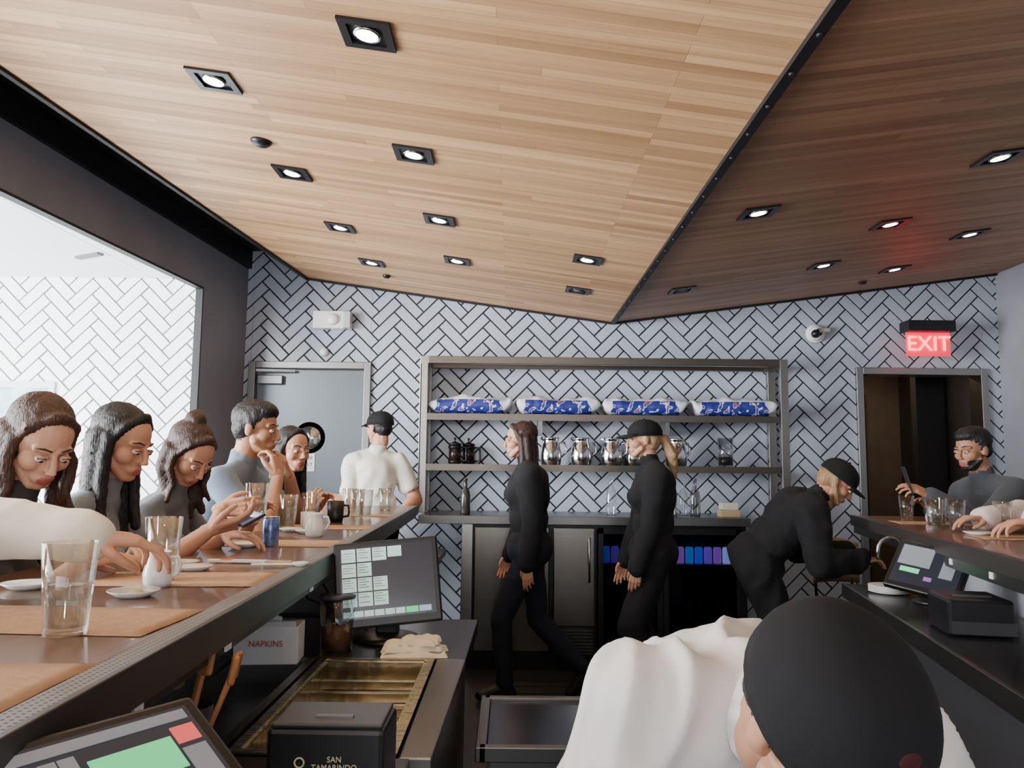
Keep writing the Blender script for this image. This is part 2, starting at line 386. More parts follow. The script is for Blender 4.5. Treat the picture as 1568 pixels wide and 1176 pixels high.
        if style=='ponytail':
            t_((-.08,0,.01),(-.13,0,.0),.026,.03); a=H(-.13,0,.0); b=a+V((0,0,-.1))+bk*.05; c=b+V((0,0,-.12))+bk*.01
            tcap(bm,a,b,.03,.036,10); tcap(bm,b,c,.036,.014,10)
            for s_ in (1,-1): t_((-.02,.07*s_,.01),(.012,.072*s_,-.012),.012,.008)
        if style=='low':
            strand((-.06,0,0),.16,.055,.03,(.0,0)); strand((-.02,.07,.02),.14,.022,.015); strand((-.02,-.07,.02),.14,.022,.015)
    me=remesh(bm,.006,2,.5)
    for v_ in me.vertices:
        q=(inv@v_.co); a=math.atan2(q.y,q.x+.02); v_.co+=v_.normal*(.0013*math.sin(a*70+3*math.sin(q.z*20))+.0025*noise.noise(v_.co*30))
    parts.append(mk('hair',me,[hair]))
    if cap:
        bm=bmesh.new(); nu,nw=36,10; c0=V((-.012,0,.038)); rr=(.112,.092,.092)
        rows=[]
        for j in range(nw+1):
            ph=(math.pi/2)*j/nw
            z=rr[2]*math.sin(ph); c_=math.cos(ph)**.85 if j<nw else 0
            if j==nw: rows.append([bm.verts.new(H(c0.x,0,c0.z+rr[2]))]); continue
            rows.append([bm.verts.new(H(c0.x+rr[0]*c_*math.cos(2*math.pi*i/nu),rr[1]*c_*math.sin(2*math.pi*i/nu),c0.z-.012*(j==0)+z)) for i in range(nu)])
        for j in range(nw):
            for i in range(nu):
                i2=(i+1)%nu
                if len(rows[j+1])==1: bm.faces.new((rows[j][i],rows[j][i2],rows[j+1][0]))
                else: bm.faces.new((rows[j][i],rows[j][i2],rows[j+1][i2],rows[j+1][i]))
        o=obj_bm('cap_crown',bm,CAPM,True); md=o.modifiers.new('s','SOLIDIFY'); md.thickness=.003; parts.append(o)
        bm=bmesh.new(); ni=16; nj=5; g=[]
        for j in range(nj+1):
            t=j/nj; row=[]
            for i in range(ni+1):
                a=math.radians(-62+124*i/ni); ext=.072*t*math.cos(a*.75)
                x=c0.x+(rr[0]-.004)*math.cos(a)+ext; y_=(rr[1]-.003)*math.sin(a)*(1+.02*t); z=c0.z-.008-.012*t*t-.22*abs(y_)*t*.6+.006
                row.append(bm.verts.new(H(x,y_,z)))
            g.append(row)
        for j in range(nj):
            for i in range(ni): bm.faces.new((g[j][i],g[j][i+1],g[j+1][i+1],g[j+1][i]))
        o=obj_bm('cap_brim',bm,CAPM,True); md=o.modifiers.new('s','SOLIDIFY'); md.thickness=.004; parts.append(o)
        if seams:
          bm=bmesh.new(); tcap(bm,H(c0.x,0,c0.z+rr[2]),H(c0.x,0,c0.z+rr[2]+.003),.006,.005,10); parts.append(obj_bm('cap_button',bm,CAPM,True))
          for s_ in range(6):
            a=s_*math.pi/3+math.pi/6; pts=[]
            for j in range(nw+1):
                ph=(math.pi/2)*j/nw*.97; c_=math.cos(ph)**.85
                pts.append(H(c0.x+(rr[0]+.0006)*c_*math.cos(a),(rr[1]+.0006)*c_*math.sin(a),c0.z+(rr[2]+.0006)*math.sin(ph)))
            parts.append(tube('cap_seam',pts,.0007,CAPM,seg=6))
        if logo:
            bm=bmesh.new(); ell(bm,H(c0.x+rr[0]*math.cos(.72)**.85*.975,-.0,c0.z+rr[2]*math.sin(.72)*.985),(.003,.014,.010),basis(HM.to_3x3()@V((.8,0,.6)),V(HBm.col[2])))
            parts.append(obj_bm('cap_logo',bm,logo,True))
    for lab_,E,W_,hh,s_ in (('hand_left',eL,wL,Lh,-1),('hand_right',eR,wR,Rh,1)):
        d=(W_-E).normalized(); hd=dict(dir=d,palm=V((0,0,-1)) if abs(d.z)<.75 else lf*s_,curl=.35,thumb=.5)
        if hh: hd.update(hh)
        parts.append(hand(lab_,W_,V(hd['dir']),V(hd['palm']),s_,hd['curl'],skin,1.0 if not fem else .93,hd['thumb']))
    return group(name,parts,pelvis)

def stool(x,y,face=1):
    SZ=.72
    WD=mat('stool_wood',(.12,.07,.045),.4,var=.2,vscale=8)
    p=[lathe('seat',[(0,0),(.15,0),(.17,.012),(.17,.035),(.15,.045),(0,.042)],(0,0,SZ-.045),WD,32)]
    for sx in (-1,1):
        for sy in (-1,1): p.append(tube('leg',[(sx*.10,sy*.10,SZ-.045),(sx*.17,sy*.17,0.0)],.013,BLACK))
    p.append(tube('foot_ring',[(.145*math.cos(a)*1.414*.75,.145*math.sin(a)*1.414*.75,.27) for a in [i*math.pi/12 for i in range(24)]],.009,STEELD,True))
    return group('bar_stool',p,(x,y,0),local=True)

def sit(name,y,head,face,Lw,Rw,facing=(1,0),side=1,px=None,**kw):
    f=V((facing[0],facing[1],0)).normalized(); l=V((-f.y,f.x,0))
    px=px if px is not None else head[0]-.27*side
    pel=V((px,y,.84)); hd=V(head); nk=hd+V((-.03*side,0,-.175)); nk=V((nk.x-.03*side,(hd.y*.6+y*.4),nk.z))
    stool(px-.01*side,y)
    ff=pel+f*.26
    person(name,pel,nk,hd,face,facing,Lw,Rw,(ff.x+l.x*.12,ff.y+l.y*.12,.37),(ff.x-l.x*.12,ff.y-l.y*.12,.37),kpole=f+V((0,0,.9)),**kw)
# diners on the left
sit('seated_diner',1.30,(-1.27,1.28,1.47),(.9,.2,-.3),(-.835,1.60,1.235),(-1.0,1.08,1.15),shirt=CBG,sleeve='long',fem=False,style='short',hair=HBR,loose=.012,fold=.008,
    Lh=dict(dir=(.80,.50,-.12),palm=(0,.1,-1),curl=.40,thumb=.9),lpole=(-.25,1,.15))
sit('seated_woman',1.99,(-1.20,2.03,1.43),(.74,-.45,-.58),(-.98,2.14,1.155),(-.98,1.86,1.155),shirt=cloth('dark_knit',(.035,.035,.04)),sleeve='short',hair=HBW,style='wavy',skin=SK3,
    Lh=dict(dir=(.6,-.8,.0),palm=(0,0,-1),curl=.3),Rh=dict(dir=(.6,.7,.05),palm=(0,0,-1),curl=.3))
sit('seated_woman',2.45,(-1.195,2.45,1.44),(.93,-.18,-.36),(-.90,2.55,1.16),(-.90,2.42,1.185),shirt=CG,hair=HB,style='long',skin=SK1,
    Rh=dict(dir=(.8,.35,.25),palm=(-.2,.4,.9),curl=.45),Lh=dict(dir=(.9,-.3,0),palm=(0,0,-1),curl=.3))
sit('seated_woman',2.95,(-1.18,2.93,1.415),(.72,-.34,-.66),(-1.0,3.10,1.155),(-1.02,2.84,1.225),shirt=cloth('dark_grey_cotton',(.10,.11,.125)),hair=HBR,style='bun',skin=SK1,
    Rh=dict(dir=(.95,.1,.1),palm=(.1,1,0),curl=.62,thumb=.2))
sit('seated_man',3.55,(-1.13,3.53,1.535),(.96,-.02,-.12),(-1.0,3.62,1.33),(-1.0,3.44,1.33),shirt=CBL,hair=HB,style='short',skin=SK2,fem=False,px=-1.48,
    Rh=dict(dir=(-.25,.35,.9),palm=(-.8,.3,0),curl=.75),Lh=dict(dir=(-.25,-.35,.9),palm=(-.8,-.3,0),curl=.75),lpole=(.3,.6,-1),rpole=(.5,-.4,-1))
sit('seated_woman',4.05,(-1.10,4.02,1.455),(.75,-.62,-.1),(-1.0,4.15,1.155),(-1.0,3.95,1.155),shirt=CK,hair=HB,style='long',skin=SK1)
# right diners
sit('seated_man',4.42,(2.53,4.38,1.50),(-.92,-.3,-.15),(2.20,4.2,1.255),(2.42,4.62,1.16),facing=(-1,-.2),side=-1,shirt=CS,sleeve='long',hair=HB,style='short',skin=SK2,fem=False,beard=True,loose=.01,px=2.83,
    Lh=dict(dir=(-.85,.1,.4),palm=(0,.5,-.8),curl=.4),neckopen=-.01)
sit('seated_diner',3.50,(2.60,3.50,1.50),(-.9,-.1,-.3),(2.09,3.26,1.185),(2.12,3.62,1.175),facing=(-1,0),side=-1,shirt=CP,sleeve='long',hair=HBR,style='short',fem=False,loose=.014,fold=.01,px=2.87,
    Lh=dict(dir=(-.93,.25,-.15),palm=(0,0,-1),curl=.35),Rh=dict(dir=(-.95,-.2,0),palm=(0,0,-1),curl=.3),lpole=(.3,-.5,-.1))
# staff
person('walking_waitress',(.12,4.95,.90),(.10,4.95,1.385),(.055,4.95,1.545),(-1,-.05,-.08),(-1,-.05),(.10,4.76,.80),(.0,5.14,.83),(-.02,4.90,.08),(.46,5.0,.16),
    skin=SK1,hair=HRD,style='long',shirt=CK,pants=CJ,sleeve='long',kpole=(-1,0,.1),heel=(0,.9),Lh=dict(dir=(.05,0,-1),palm=(.2,1,0),curl=.3),loose=.024,rpole=(.5,.3,-.5),lpole=(.8,-.3,-.3))
person('standing_waitress',(.84,4.75,.90),(.84,4.75,1.385),(.785,4.75,1.55),(-1,.02,-.05),(-1,0),(.70,4.56,.77),(.70,4.94,.80),(.80,4.66,.08),(.92,4.84,.08),
    skin=SK1,hair=HBL,style='ponytail',cap=True,shirt=CK,pants=CK,sleeve='long',kpole=(-1,0,.1),Lh=dict(dir=(-.15,.1,-1),palm=(.2,1,0),curl=.4),loose=.024,lpole=(1,-.3,-.3),rpole=(1,.3,-.3),bag=1.2)
person('bending_cook',(1.40,4.62,.88),(1.70,4.55,1.22),(1.83,4.51,1.315),(.72,-.25,-.62),(1,-.2),(1.92,4.66,.92),(1.90,4.38,.90),(1.42,4.72,.08),(1.38,4.52,.08),
    skin=SK1,hair=HBL,style='low',cap=True,shirt=CK,pants=CK,sleeve='long',kpole=(1,0,.1),fem=False,loose=.03,fold=.014,bag=1.2)
person('waiter_in_white',(-.99,5.84,.92),(-.99,5.84,1.46),(-.975,5.87,1.655),(-.75,.6,-.02),(-.25,1),(-1.42,5.70,1.18),(-.78,5.66,1.05),(-1.05,5.9,.08),(-.87,5.86,.08),
    skin=SK1,hair=HB,style='short',cap=True,shirt=CW,pants=CK,sleeve='short',fem=False,kpole=(-.2,1,.1),loose=.012,fold=.012,lpole=(-.3,-.2,-1),rpole=(.3,-.3,-1),sws=.86)
person('bending_chef',(.25,1.47,.77),(.350,1.105,1.085),(.345,.90,1.100),(.20,-.62,-.75),(.25,-1),(.62,.80,.80),(.13,.78,.78),(.38,1.55,.08),(.10,1.52,.08),
    skin=SK1,hair=HB,style='short',cap=True,shirt=CCHEF,pants=CK,sleeve='long',fem=False,kpole=(.2,-1,.1),loose=.016,fold=.024,vox=.008,headup=(.1,-.5,.85),logo=mat('red_logo',(.045,.006,.008),.8),neckopen=.0,hscale=1.02,folddir=(-.35,-.45,-.8),sws=.92,seams=False)

# ------------------------------------------------------------------ herringbone tiling (real tiles)
def clip_rect(poly,u0,u1,v0,v1):
    def cl(poly,f):
        out=[]
        for i in range(len(poly)):
            a,b=poly[i],poly[(i+1)%len(poly)]
            fa,fb=f(a),f(b)
            if fa>=0: out.append(a)
            if (fa>=0)!=(fb>=0):
                t=fa/(fa-fb); out.append((a[0]+(b[0]-a[0])*t,a[1]+(b[1]-a[1])*t))
        return out
    for f in (lambda p:p[0]-u0,lambda p:u1-p[0],lambda p:p[1]-v0,lambda p:v1-p[1]):
        if len(poly)<3: return []
        poly=cl(poly,f)
    return poly
def herring(name,regions,wallY,m,W=.075,n=3,gap=.007,proud=.006,ou=0,ov=0):
    bm=bmesh.new(); s=1/math.sqrt(2)
    U0=min(r[0] for r in regions);U1=max(r[1] for r in regions);V0=min(r[2] for r in regions);V1=max(r[3] for r in regions)
    g=gap/2
    cw=2*n*W*s
    for b in range(int((U0-ou)/cw)-2,int((U1-ou)/cw)+3):
        for a in range(int((V0-ov)/(2*W*s))-n*abs(b)-n-4,int((V1-ov)/(2*W*s))+n*abs(b)+n+4):
            bx,by=(a+2*n*b)*W,a*W
            for k,(x0,x1,y0,y1) in enumerate(((0,n,0,1),(n,n+1,1-n,1))):
                q=[(bx+x0*W+g,by+y0*W+g),(bx+x1*W-g,by+y0*W+g),(bx+x1*W-g,by+y1*W-g),(bx+x0*W+g,by+y1*W-g)]
                q=[((p[0]-p[1])*s+ou,(p[0]+p[1])*s+ov) for p in q]
                if max(p[0] for p in q)<U0 or min(p[0] for p in q)>U1 or max(p[1] for p in q)<V0 or min(p[1] for p in q)>V1: continue
                for r in regions:
                    c=clip_rect(q,*r)
                    if len(c)<3: continue
                    cx=sum(p[0] for p in c)/len(c); cy=sum(p[1] for p in c)/len(c)
                    lo=[bm.verts.new((p[0],wallY,p[1])) for p in c]
                    tl=[random.uniform(-.0012,.0012) for _ in range(2)]
                    up=[bm.verts.new((cx+(p[0]-cx)*.975,wallY-proud+tl[0]*(p[0]-cx)/.1+tl[1]*(p[1]-cy)/.1,cy+(p[1]-cy)*.975)) for p in c]
                    try:
                        bm.faces.new(up)
                        for i in range(len(c)): j=(i+1)%len(c); bm.faces.new((lo[i],lo[j],up[j],up[i]))
                    except: pass
    bmesh.ops.recalc_face_normals(bm,faces=bm.faces)
    return obj_bm(name,bm,m)

# ------------------------------------------------------------------ room shell
BY=6.3
lwx=lambda y:-2.63+.079*y
DL=(-2.08,-1.13,2.19); DR=(2.74,3.76,2.19)
segs=[(-2.14,DL[0],0,3.1),(DL[0],DL[1],DL[2],3.1),(DL[1],DR[0],0,3.1),(DR[0],DR[1],DR[2],3.1),(DR[1],3.95,0,3.1)]
parts=[box2('wall_segment',a,b,BY,BY+.14,z0,z1,GROUT) for a,b,z0,z1 in segs]
parts.append(herring('herringbone_tiles',segs,BY,TILE,W=.084,gap=.010))
group('wall_back',parts,(0,BY,0))
def wseg(n,y0,y1,z0,z1,m=GREYW,t=.045,o=0):
    x0,x1=lwx(y0)+o,lwx(y1)+o
    return prism(n,[(x0,y0),(x1,y1),(x1-t,y1),(x0-t,y0)],z0,z1,m)
group('wall_left',[wseg('pier_far',5.55,BY+.14,0,3.1),wseg('header',-2.6,5.55,2.63,3.1),wseg('opening_trim',-2.6,5.55,2.615,2.63,BLACK,.05),wseg('opening_trim_side',5.535,5.55,.95,2.615,BLACK,.05),wseg('shadow_gap',-2.6,BY-.02,2.95,3.1,BLACK,.03,.03),wseg('sill_wall',-2.6,5.55,0,.95),wseg('pier_near',-2.6,-1.6,.95,2.63)],(-2.4,3,0))
box2('wall_right',3.89,4.03,-2.6,BY,0,3.2,mat('grey_wall_paint',(.27,.28,.31),.6,var=.06))
group('wall_front',[box2('sill',-2.9,4.0,-2.74,-2.6,0,.8,GREYW),box2('header',-2.9,4.0,-2.74,-2.6,2.7,3.1,GREYW),
  box2('pier_1',-2.9,-2.4,-2.74,-2.6,.8,2.7,GREYW),box2('pier_2',.5,.7,-2.74,-2.6,.8,2.7,GREYW),box2('pier_3',3.5,4.0,-2.74,-2.6,.8,2.7,GREYW)],(0,-2.6,0))
box2('floor',-7.2,4.1,-2.8,9.2,-.1,0,FLOORM)
box2('ceiling_slab',-2.95,4.05,-2.75,BY,3.1,3.2,BLACK)
FX,FZ=.80,2.54
zl=lambda x:FZ+.138*(FX-x)
zr=lambda x:FZ+.14*(x-FX)
def ceil(name,pts,f,m):
    lo=[(x,y,f(x)) for x,y in pts]; up=[(x,y,f(x)+.05) for x,y in pts]; return hexa(name,lo,up,m)
le=[(-1.64,BY),(-1.64-.116*(BY+2.6),-2.6)]
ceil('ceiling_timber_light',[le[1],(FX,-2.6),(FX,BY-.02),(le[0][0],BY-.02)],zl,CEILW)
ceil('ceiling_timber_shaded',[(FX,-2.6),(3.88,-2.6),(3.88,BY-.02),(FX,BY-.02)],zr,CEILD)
def strip(name,p,q,w,h,m):
    p,q=V(p),V(q); d=q-p; o=box(name,(p+q)/2,(w,d.length,h),m); o.rotation_mode='QUATERNION'; o.rotation_quaternion=d.to_track_quat('Y','Z'); return o
tr=[strip('channel',(FX,-2.5,FZ-.006),(FX,BY-.03,FZ-.006),.036,.02,BLACK)]
y=-2
while y<6.2:
    tr.append(lathe('fixing',[(0,-.006),(.007,-.006),(.009,0),(0,0)],(FX,y,FZ-.015),mat('dark_fixing',(.05,.05,.05),.5,.5),10)); y+=.21
group('trim_ceiling_fold',tr,(FX,2,FZ))
strip('trim_ceiling_edge',(le[0][0]-.012,BY-.02,zl(le[0][0])+.02),(le[1][0]-.012,-2.6,zl(le[1][0])+.02),.024,.07,BLACK)
strip('trim_ceiling_back_left',(le[0][0],BY-.03,zl(le[0][0])-.004),(FX,BY-.03,FZ-.004),.03,.022,BLACK)
strip('trim_ceiling_back_right',(FX,BY-.03,FZ-.004),(3.88,BY-.03,zr(3.88)-.004),.03,.022,BLACK)
group('wall_annex_back',[box2('wall_segment',-7.1,-2.2,BY,BY+.14,0,2.9,GROUT2),herring('herringbone_tiles',[(-5.2,-2.2,.0,2.87)],BY,TILE2,W=.092,gap=.009)],(-4,BY,0))
cap_=box2('ceiling_panel',-7.2,-2.90,-2.7,BY+.1,2.87,2.95,WHITEP)
ced=prism('ceiling_panel_edge',[(-2.95,-2.6),(lwx(-2.6)-.046,-2.6),(lwx(BY)-.046,BY),(-2.95,BY)],2.872,2.94,WHITEP)
dif=[box('linear_air_diffuser',(x,y,2.862),(.26,.05,.016),mat('diffuser_grey',(.12,.12,.13),.5),rot=(0,0,-.5)) for x,y in ((-3.75,5.0),(-3.05,5.6))]
group('ceiling_annex',[cap_,ced]+dif,(-4,3,2.87))
box2('wall_annex_left',-7.2,-7.06,-2.7,BY,0,2.87,WHITEP)
box2('floor_annex',-7.1,-2.95,-2.6,BY,0,.01,FLOORD)
group('framed_notice',[box2('frame',-4.35,-3.62,BY-.03,BY-.008,1.48,2.02,mat('silver_frame',(.6,.65,.66),.4)),box2('sheet',-4.30,-3.67,BY-.034,BY-.03,1.53,1.97,mat('pale_print',(.35,.55,.55),.5,var=.5,vscale=6))],(-4,BY,1.75))

# ------------------------------------------------------------------ recessed downlights
LAMP=mat('lamp_glow',(1,.9,.7),.3,emit=(1,.82,.58),es=28)
LAMPD=mat('lamp_unlit',(.25,.22,.2),.3)
def downlight(x,y,f,sl,lit=True):
    z=f(x)
    ps=[]
    w=.082
    for dx,dy,sx,sy in ((-w+.013,0,.026,.164),(w-.013,0,.026,.164),(0,-w+.013,.112,.026),(0,w-.013,.112,.026)):
        ps.append(box('frame_bar',(dx,dy,-.004),(sx,sy,.01),BLACKP))
    ps.append(box('recess_plate',(0,0,.0015),(.115,.115,.003),BLACKP))
    ps.append(lathe('reflector_ring',[(.036,-.009),(.043,-.009),(.043,0),(.036,0),(.036,-.009)],(0,0,0),CHROME if lit else BLACKP,28))
    ps.append(lathe('lamp_face',[(0,-.006),(.034,-.006),(.036,-.001),(0,-.001)],(0,0,0),LAMP if lit else LAMPD,28))
    e=group('recessed_downlight',ps,(x,y,z-.001),rot=(0,sl,0),local=True)
    if lit:
        l=bpy.data.lights.new('downlight_beam','SPOT'); l.energy=11; l.color=(1,.79,.54); l.spot_size=1.6; l.spot_blend=.7; l.shadow_soft_size=.03
        o=bpy.data.objects.new('beam',l); link(o); o.parent=e; o.location=(0,0,-.03)
al=math.atan(.138); ar=-math.atan(.14)
for x,y in ((-.46,2.34),(-1.12,2.83),(-.43,3.28),(-1.08,3.75),(-.40,4.17),(-1.03,4.61),(-.36,5.0),(-.98,5.4),(.43,4.53),(-.49,1.2),(-1.15,1.8)): downlight(x,y,zl,al)
downlight(.44,5.33,zl,al,False)
for x,y in ((2.06,3.26),(1.15,3.64),(2.03,4.18),(2.75,4.68),(2.01,5.05),(2.69,5.5),(2.2,1.6)): downlight(x,y,zr,ar)
downlight(1.14,5.28,zr,ar,False)
lathe('ceiling_speaker',[(0,-.022),(.03,-.02),(.045,-.008),(.047,0),(0,0)],(-1.12,3.39,zl(-1.12)-.002),BLACKP,rot=(0,al,0))
lathe('fire_sprinkler',[(0,-.02),(.02,-.018),(.03,-.004),(.03,0),(0,0)],(-.93,5.74,zl(-.93)-.005),BLACKP,rot=(0,al,0))
lathe('fire_sprinkler',[(0,-.02),(.02,-.018),(.03,-.004),(.03,0),(0,0)],(2.62,5.85,zr(2.62)-.005),BLACKP,rot=(0,ar,0))

# ------------------------------------------------------------------ doors, signs
def frame(x0,x1,zt,m=STEEL,w=.055):
    return [box2('jamb_left',x0-w*.2,x0+w*.8,BY-.035,BY+.14,0,zt+w*.2,m,.004),box2('jamb_right',x1-w*.8,x1+w*.2,BY-.035,BY+.14,0,zt+w*.2,m,.004),box2('head',x0+w*.8,x1-w*.8,BY-.035,BY+.14,zt-w*.8,zt+w*.2,m,.004)]
DOORM=mat('painted_steel_door',(.14,.16,.18),.3,.35)
p=frame(*DL,m=STEELD)
p.append(box2('leaf',DL[0]+.05,DL[1]-.05,BY+.02,BY+.065,0.01,DL[2]-.05,DOORM,.003))
p.append(lathe('porthole_ring',[(.088,-.02),(.118,-.02),(.125,0),(.088,0),(.088,-.02)],(-1.60,BY+.02,1.60),BLACKP,36,rot=(math.pi/2,0,0)))
p.append(lathe('porthole_glass',[(0,.004),(.09,.004),(.09,0),(0,0)],(-1.60,BY+.019,1.60),mat('porthole_mirror',(.7,.66,.6),.08,.9,var=.6,vscale=14),32,rot=(math.pi/2,0,0)))
p.append(box2('closer_body',-2.02,-1.82,BY-.03,BY+.02,2.02,2.09,STEELD,.005))
p.append(box('closer_arm',(-1.87,BY-.045,2.125),(.3,.012,.02),STEELD,rot=(0,0,.12)))
p.append(box2('staff_only_plate',-1.69,-1.55,BY+.012,BY+.02,1.335,1.475,WHITEP))
p.append(text('lettering','STAFF',(-1.62,BY+.011,1.435),.04,BLACK)); p.append(text('lettering','ONLY',(-1.62,BY+.011,1.39),.04,BLACK))
p.append(box2('kick_plate',DL[0]+.1,DL[1]-.1,BY+.015,BY+.02,.05,.35,STEEL))
p.append(tube('pull_handle',[(-1.22,BY+.02,1.2),(-1.22,BY-.03,1.2),(-1.22,BY-.03,.95),(-1.22,BY+.02,.95)],.009,CHROME))
group('door_1',p,(-1.6,BY,0))
group('door_2',frame(*DR),(3.25,BY,0))
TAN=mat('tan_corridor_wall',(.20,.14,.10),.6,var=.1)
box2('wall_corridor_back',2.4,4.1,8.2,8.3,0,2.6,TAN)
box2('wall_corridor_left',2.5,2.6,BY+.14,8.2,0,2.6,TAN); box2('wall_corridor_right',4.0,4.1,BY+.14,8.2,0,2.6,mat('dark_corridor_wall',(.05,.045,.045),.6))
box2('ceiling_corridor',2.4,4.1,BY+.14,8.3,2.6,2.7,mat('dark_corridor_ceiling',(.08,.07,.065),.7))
BRN=mat('brown_wood_door',(.11,.065,.04),.45,var=.25,vscale=3,stretch=(8,1,1))
group('door_3',[box2('leaf',3.0,3.55,8.13,8.19,0,2.1,BRN),box2('casing_left',2.94,3.0,8.11,8.2,0,2.16,BLACK),box2('casing_right',3.55,3.61,8.11,8.2,0,2.16,BLACK),box2('stile',3.25,3.28,8.12,8.13,0,2.1,BLACK)],(3.3,8.15,0))
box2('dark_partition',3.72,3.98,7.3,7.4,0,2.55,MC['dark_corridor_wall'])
RED=mat('exit_red_glow',(1,.05,.08),.3,emit=(1,.035,.07),es=8)
REDP=mat('exit_red_panel',(.6,.02,.05),.2,emit=(1,.02,.06),es=1.1)
p=[box2('housing',3.03,3.40,6.02,6.16,2.455,2.54,BLACKP,.006),box2('panel',3.045,3.385,6.085,6.10,2.27,2.455,REDP,.002),
   text('letters','EXIT',(3.215,6.078,2.362),.165,RED,ext=.003),box2('canopy',3.13,3.3,6.16,6.29,2.47,2.53,BLACKP)]
group('exit_sign',p,(3.2,6.1,2.4))
l=bpy.data.lights.new('exit_glow','POINT'); l.energy=.4; l.color=(1,.05,.08); l.shadow_soft_size=.1
o=bpy.data.objects.new('exit_sign_glow',l); link(o); o.location=(3.2,5.95,2.36)
p=[box2('body',-1.58,-1.33,6.2,6.292,2.46,2.60,WHITE,.01),box2('end_cap',-1.33,-1.28,6.19,6.292,2.465,2.595,mat('lens_grey',(.5,.5,.52),.2),.008),lathe('lamp_head',[(0,-.03),(.04,-.03),(.05,0),(0,0)],(-1.42,6.2,2.53),WHITE,24,rot=(-math.pi/2,0,0))]
group('emergency_light',p,(-1.43,6.25,2.53))
lathe('motion_sensor',[(0,.045),(.02,.04),(.033,.02),(.036,0),(0,0)],(-1.5,6.29,2.28),WHITE,24,rot=(math.pi/2,0,0))
p=[lathe('base',[(0,.02),(.07,.02),(.078,0),(0,0)],(2.42,6.292,2.47),WHITE,32,rot=(math.pi/2,0,0)),
   lathe('shell',[(.03,.08),(.052,.055),(.06,.02),(0,.02)],(2.42,6.292,2.47),WHITE,32,rot=(math.pi/2,0,0)),
   lathe('dome_lens',[(0,.1),(.02,.095),(.034,.075),(.034,.05),(0,.05)],(2.40,6.292,2.46),BLACKP,32,rot=(math.pi/2,0,0)),
   tube('bracket',[(2.44,6.28,2.49),(2.53,6.27,2.50)],.02,WHITE)]
group('security_camera',p,(2.42,6.25,2.47))
box2('door_chime_box',3.80,3.88,4.9,5.02,2.2,2.36,WHITE,.008)

# ------------------------------------------------------------------ shelf unit with goods
SX0,SX1,SYF,SYB=-.69,2.07,5.93,6.27
p=[]
for x in (SX0,SX1-.06):
    for y in (SYF,SYB-.05): p.append(box2('post',x,x+.06,y,y+.05,1.045,2.21,STEEL,.003))
    p.append(box2('side_top',x,x+.06,SYF+.05,SYB-.05,2.15,2.21,STEEL))
    p.append(box2('side_gusset',x+.005,x+.012,SYF,SYB,1.045,2.15,STEELD) if x<0 else box2('side_rail',x,x+.06,SYF+.05,SYB-.05,1.05,1.09,STEEL))
SHR=mat('shelf_rail_steel',(.16,.14,.12),.33,1,bump=.08,bscale=30,stretch=(1,1,30))
p.append(box2('top_rail_front',SX0+.06,SX1-.06,SYF,SYF+.05,2.155,2.21,SHR,.003)); p.append(box2('top_rail_back',SX0+.06,SX1-.06,SYB-.05,SYB,2.155,2.21,SHR,.003))
for z in (1.775,1.40):
    p.append(box2('shelf_board',SX0+.06,SX1-.06,SYF+.005,SYB-.002,z-.02,z,STEELD)); p.append(box2('shelf_lip',SX0+.06,SX1-.06,SYF,SYF+.006,z-.045,z+.004,SHR))
for x in (.2,1.15): p.append(box2('bracket',x,x+.03,SYF+.02,SYB,1.63,1.755,STEELD))
group('steel_shelf_unit',p,(.7,6.1,1.05))
def bagmat():
    m=bpy.data.materials.new('rice_bag_print'); m.use_nodes=True; nt=m.node_tree; L=nt.links.new; b=nt.nodes['Principled BSDF']
    tc=nt.nodes.new('ShaderNodeTexCoord'); sp=nt.nodes.new('ShaderNodeSeparateXYZ'); L(tc.outputs['Object'],sp.inputs[0])
    n=nt.nodes.new('ShaderNodeTexNoise'); n.inputs['Scale'].default_value=22; L(tc.outputs['Object'],n.inputs['Vector'])
    r1=nt.nodes.new('ShaderNodeValToRGB'); r1.color_ramp.interpolation='CONSTANT'
    e=r1.color_ramp.elements; e[0].position=0; e[0].color=(.02,.03,.20,1); e[1].position=.57; e[1].color=(.7,.7,.76,1)
    q=e.new(.62); q.color=(.035,.04,.24,1); q=e.new(.68); q.color=(.4,.1,.1,1)
    L(n.outputs[0],r1.inputs[0])
    ab=nt.nodes.new('ShaderNodeMath'); ab.operation='ABSOLUTE'; L(sp.outputs[0],ab.inputs[0])
    n2=nt.nodes.new('ShaderNodeTexNoise'); n2.inputs['Scale'].default_value=7; L(tc.outputs['Object'],n2.inputs['Vector'])
    ad=nt.nodes.new('ShaderNodeMath'); ad.operation='MULTIPLY_ADD'; L(n2.outputs[0],ad.inputs[0]); ad.inputs[1].default_value=.16; L(ab.outputs[0],ad.inputs[2])
    gt=nt.nodes.new('ShaderNodeMath'); gt.operation='GREATER_THAN'; gt.inputs[1].default_value=.325; L(ad.outputs[0],gt.inputs[0])
    zz=nt.nodes.new('ShaderNodeMath'); zz.operation='GREATER_THAN'; zz.inputs[1].default_value=.042; L(sp.outputs[2],zz.inputs[0])
    mxm=nt.nodes.new('ShaderNodeMath'); mxm.operation='MAXIMUM'; L(gt.outputs[0],mxm.inputs[0]); L(zz.outputs[0],mxm.inputs[1])
    mx=nt.nodes.new('ShaderNodeMix'); mx.data_type='RGBA'; L(mxm.outputs[0],mx.inputs[0]); L(r1.outputs[0],mx.inputs[6]); mx.inputs[7].default_value=(.72,.73,.80,1)
    L(mx.outputs[2],b.inputs['Base Color']); b.inputs['Roughness'].default_value=.35
    return m
BAG=bagmat()
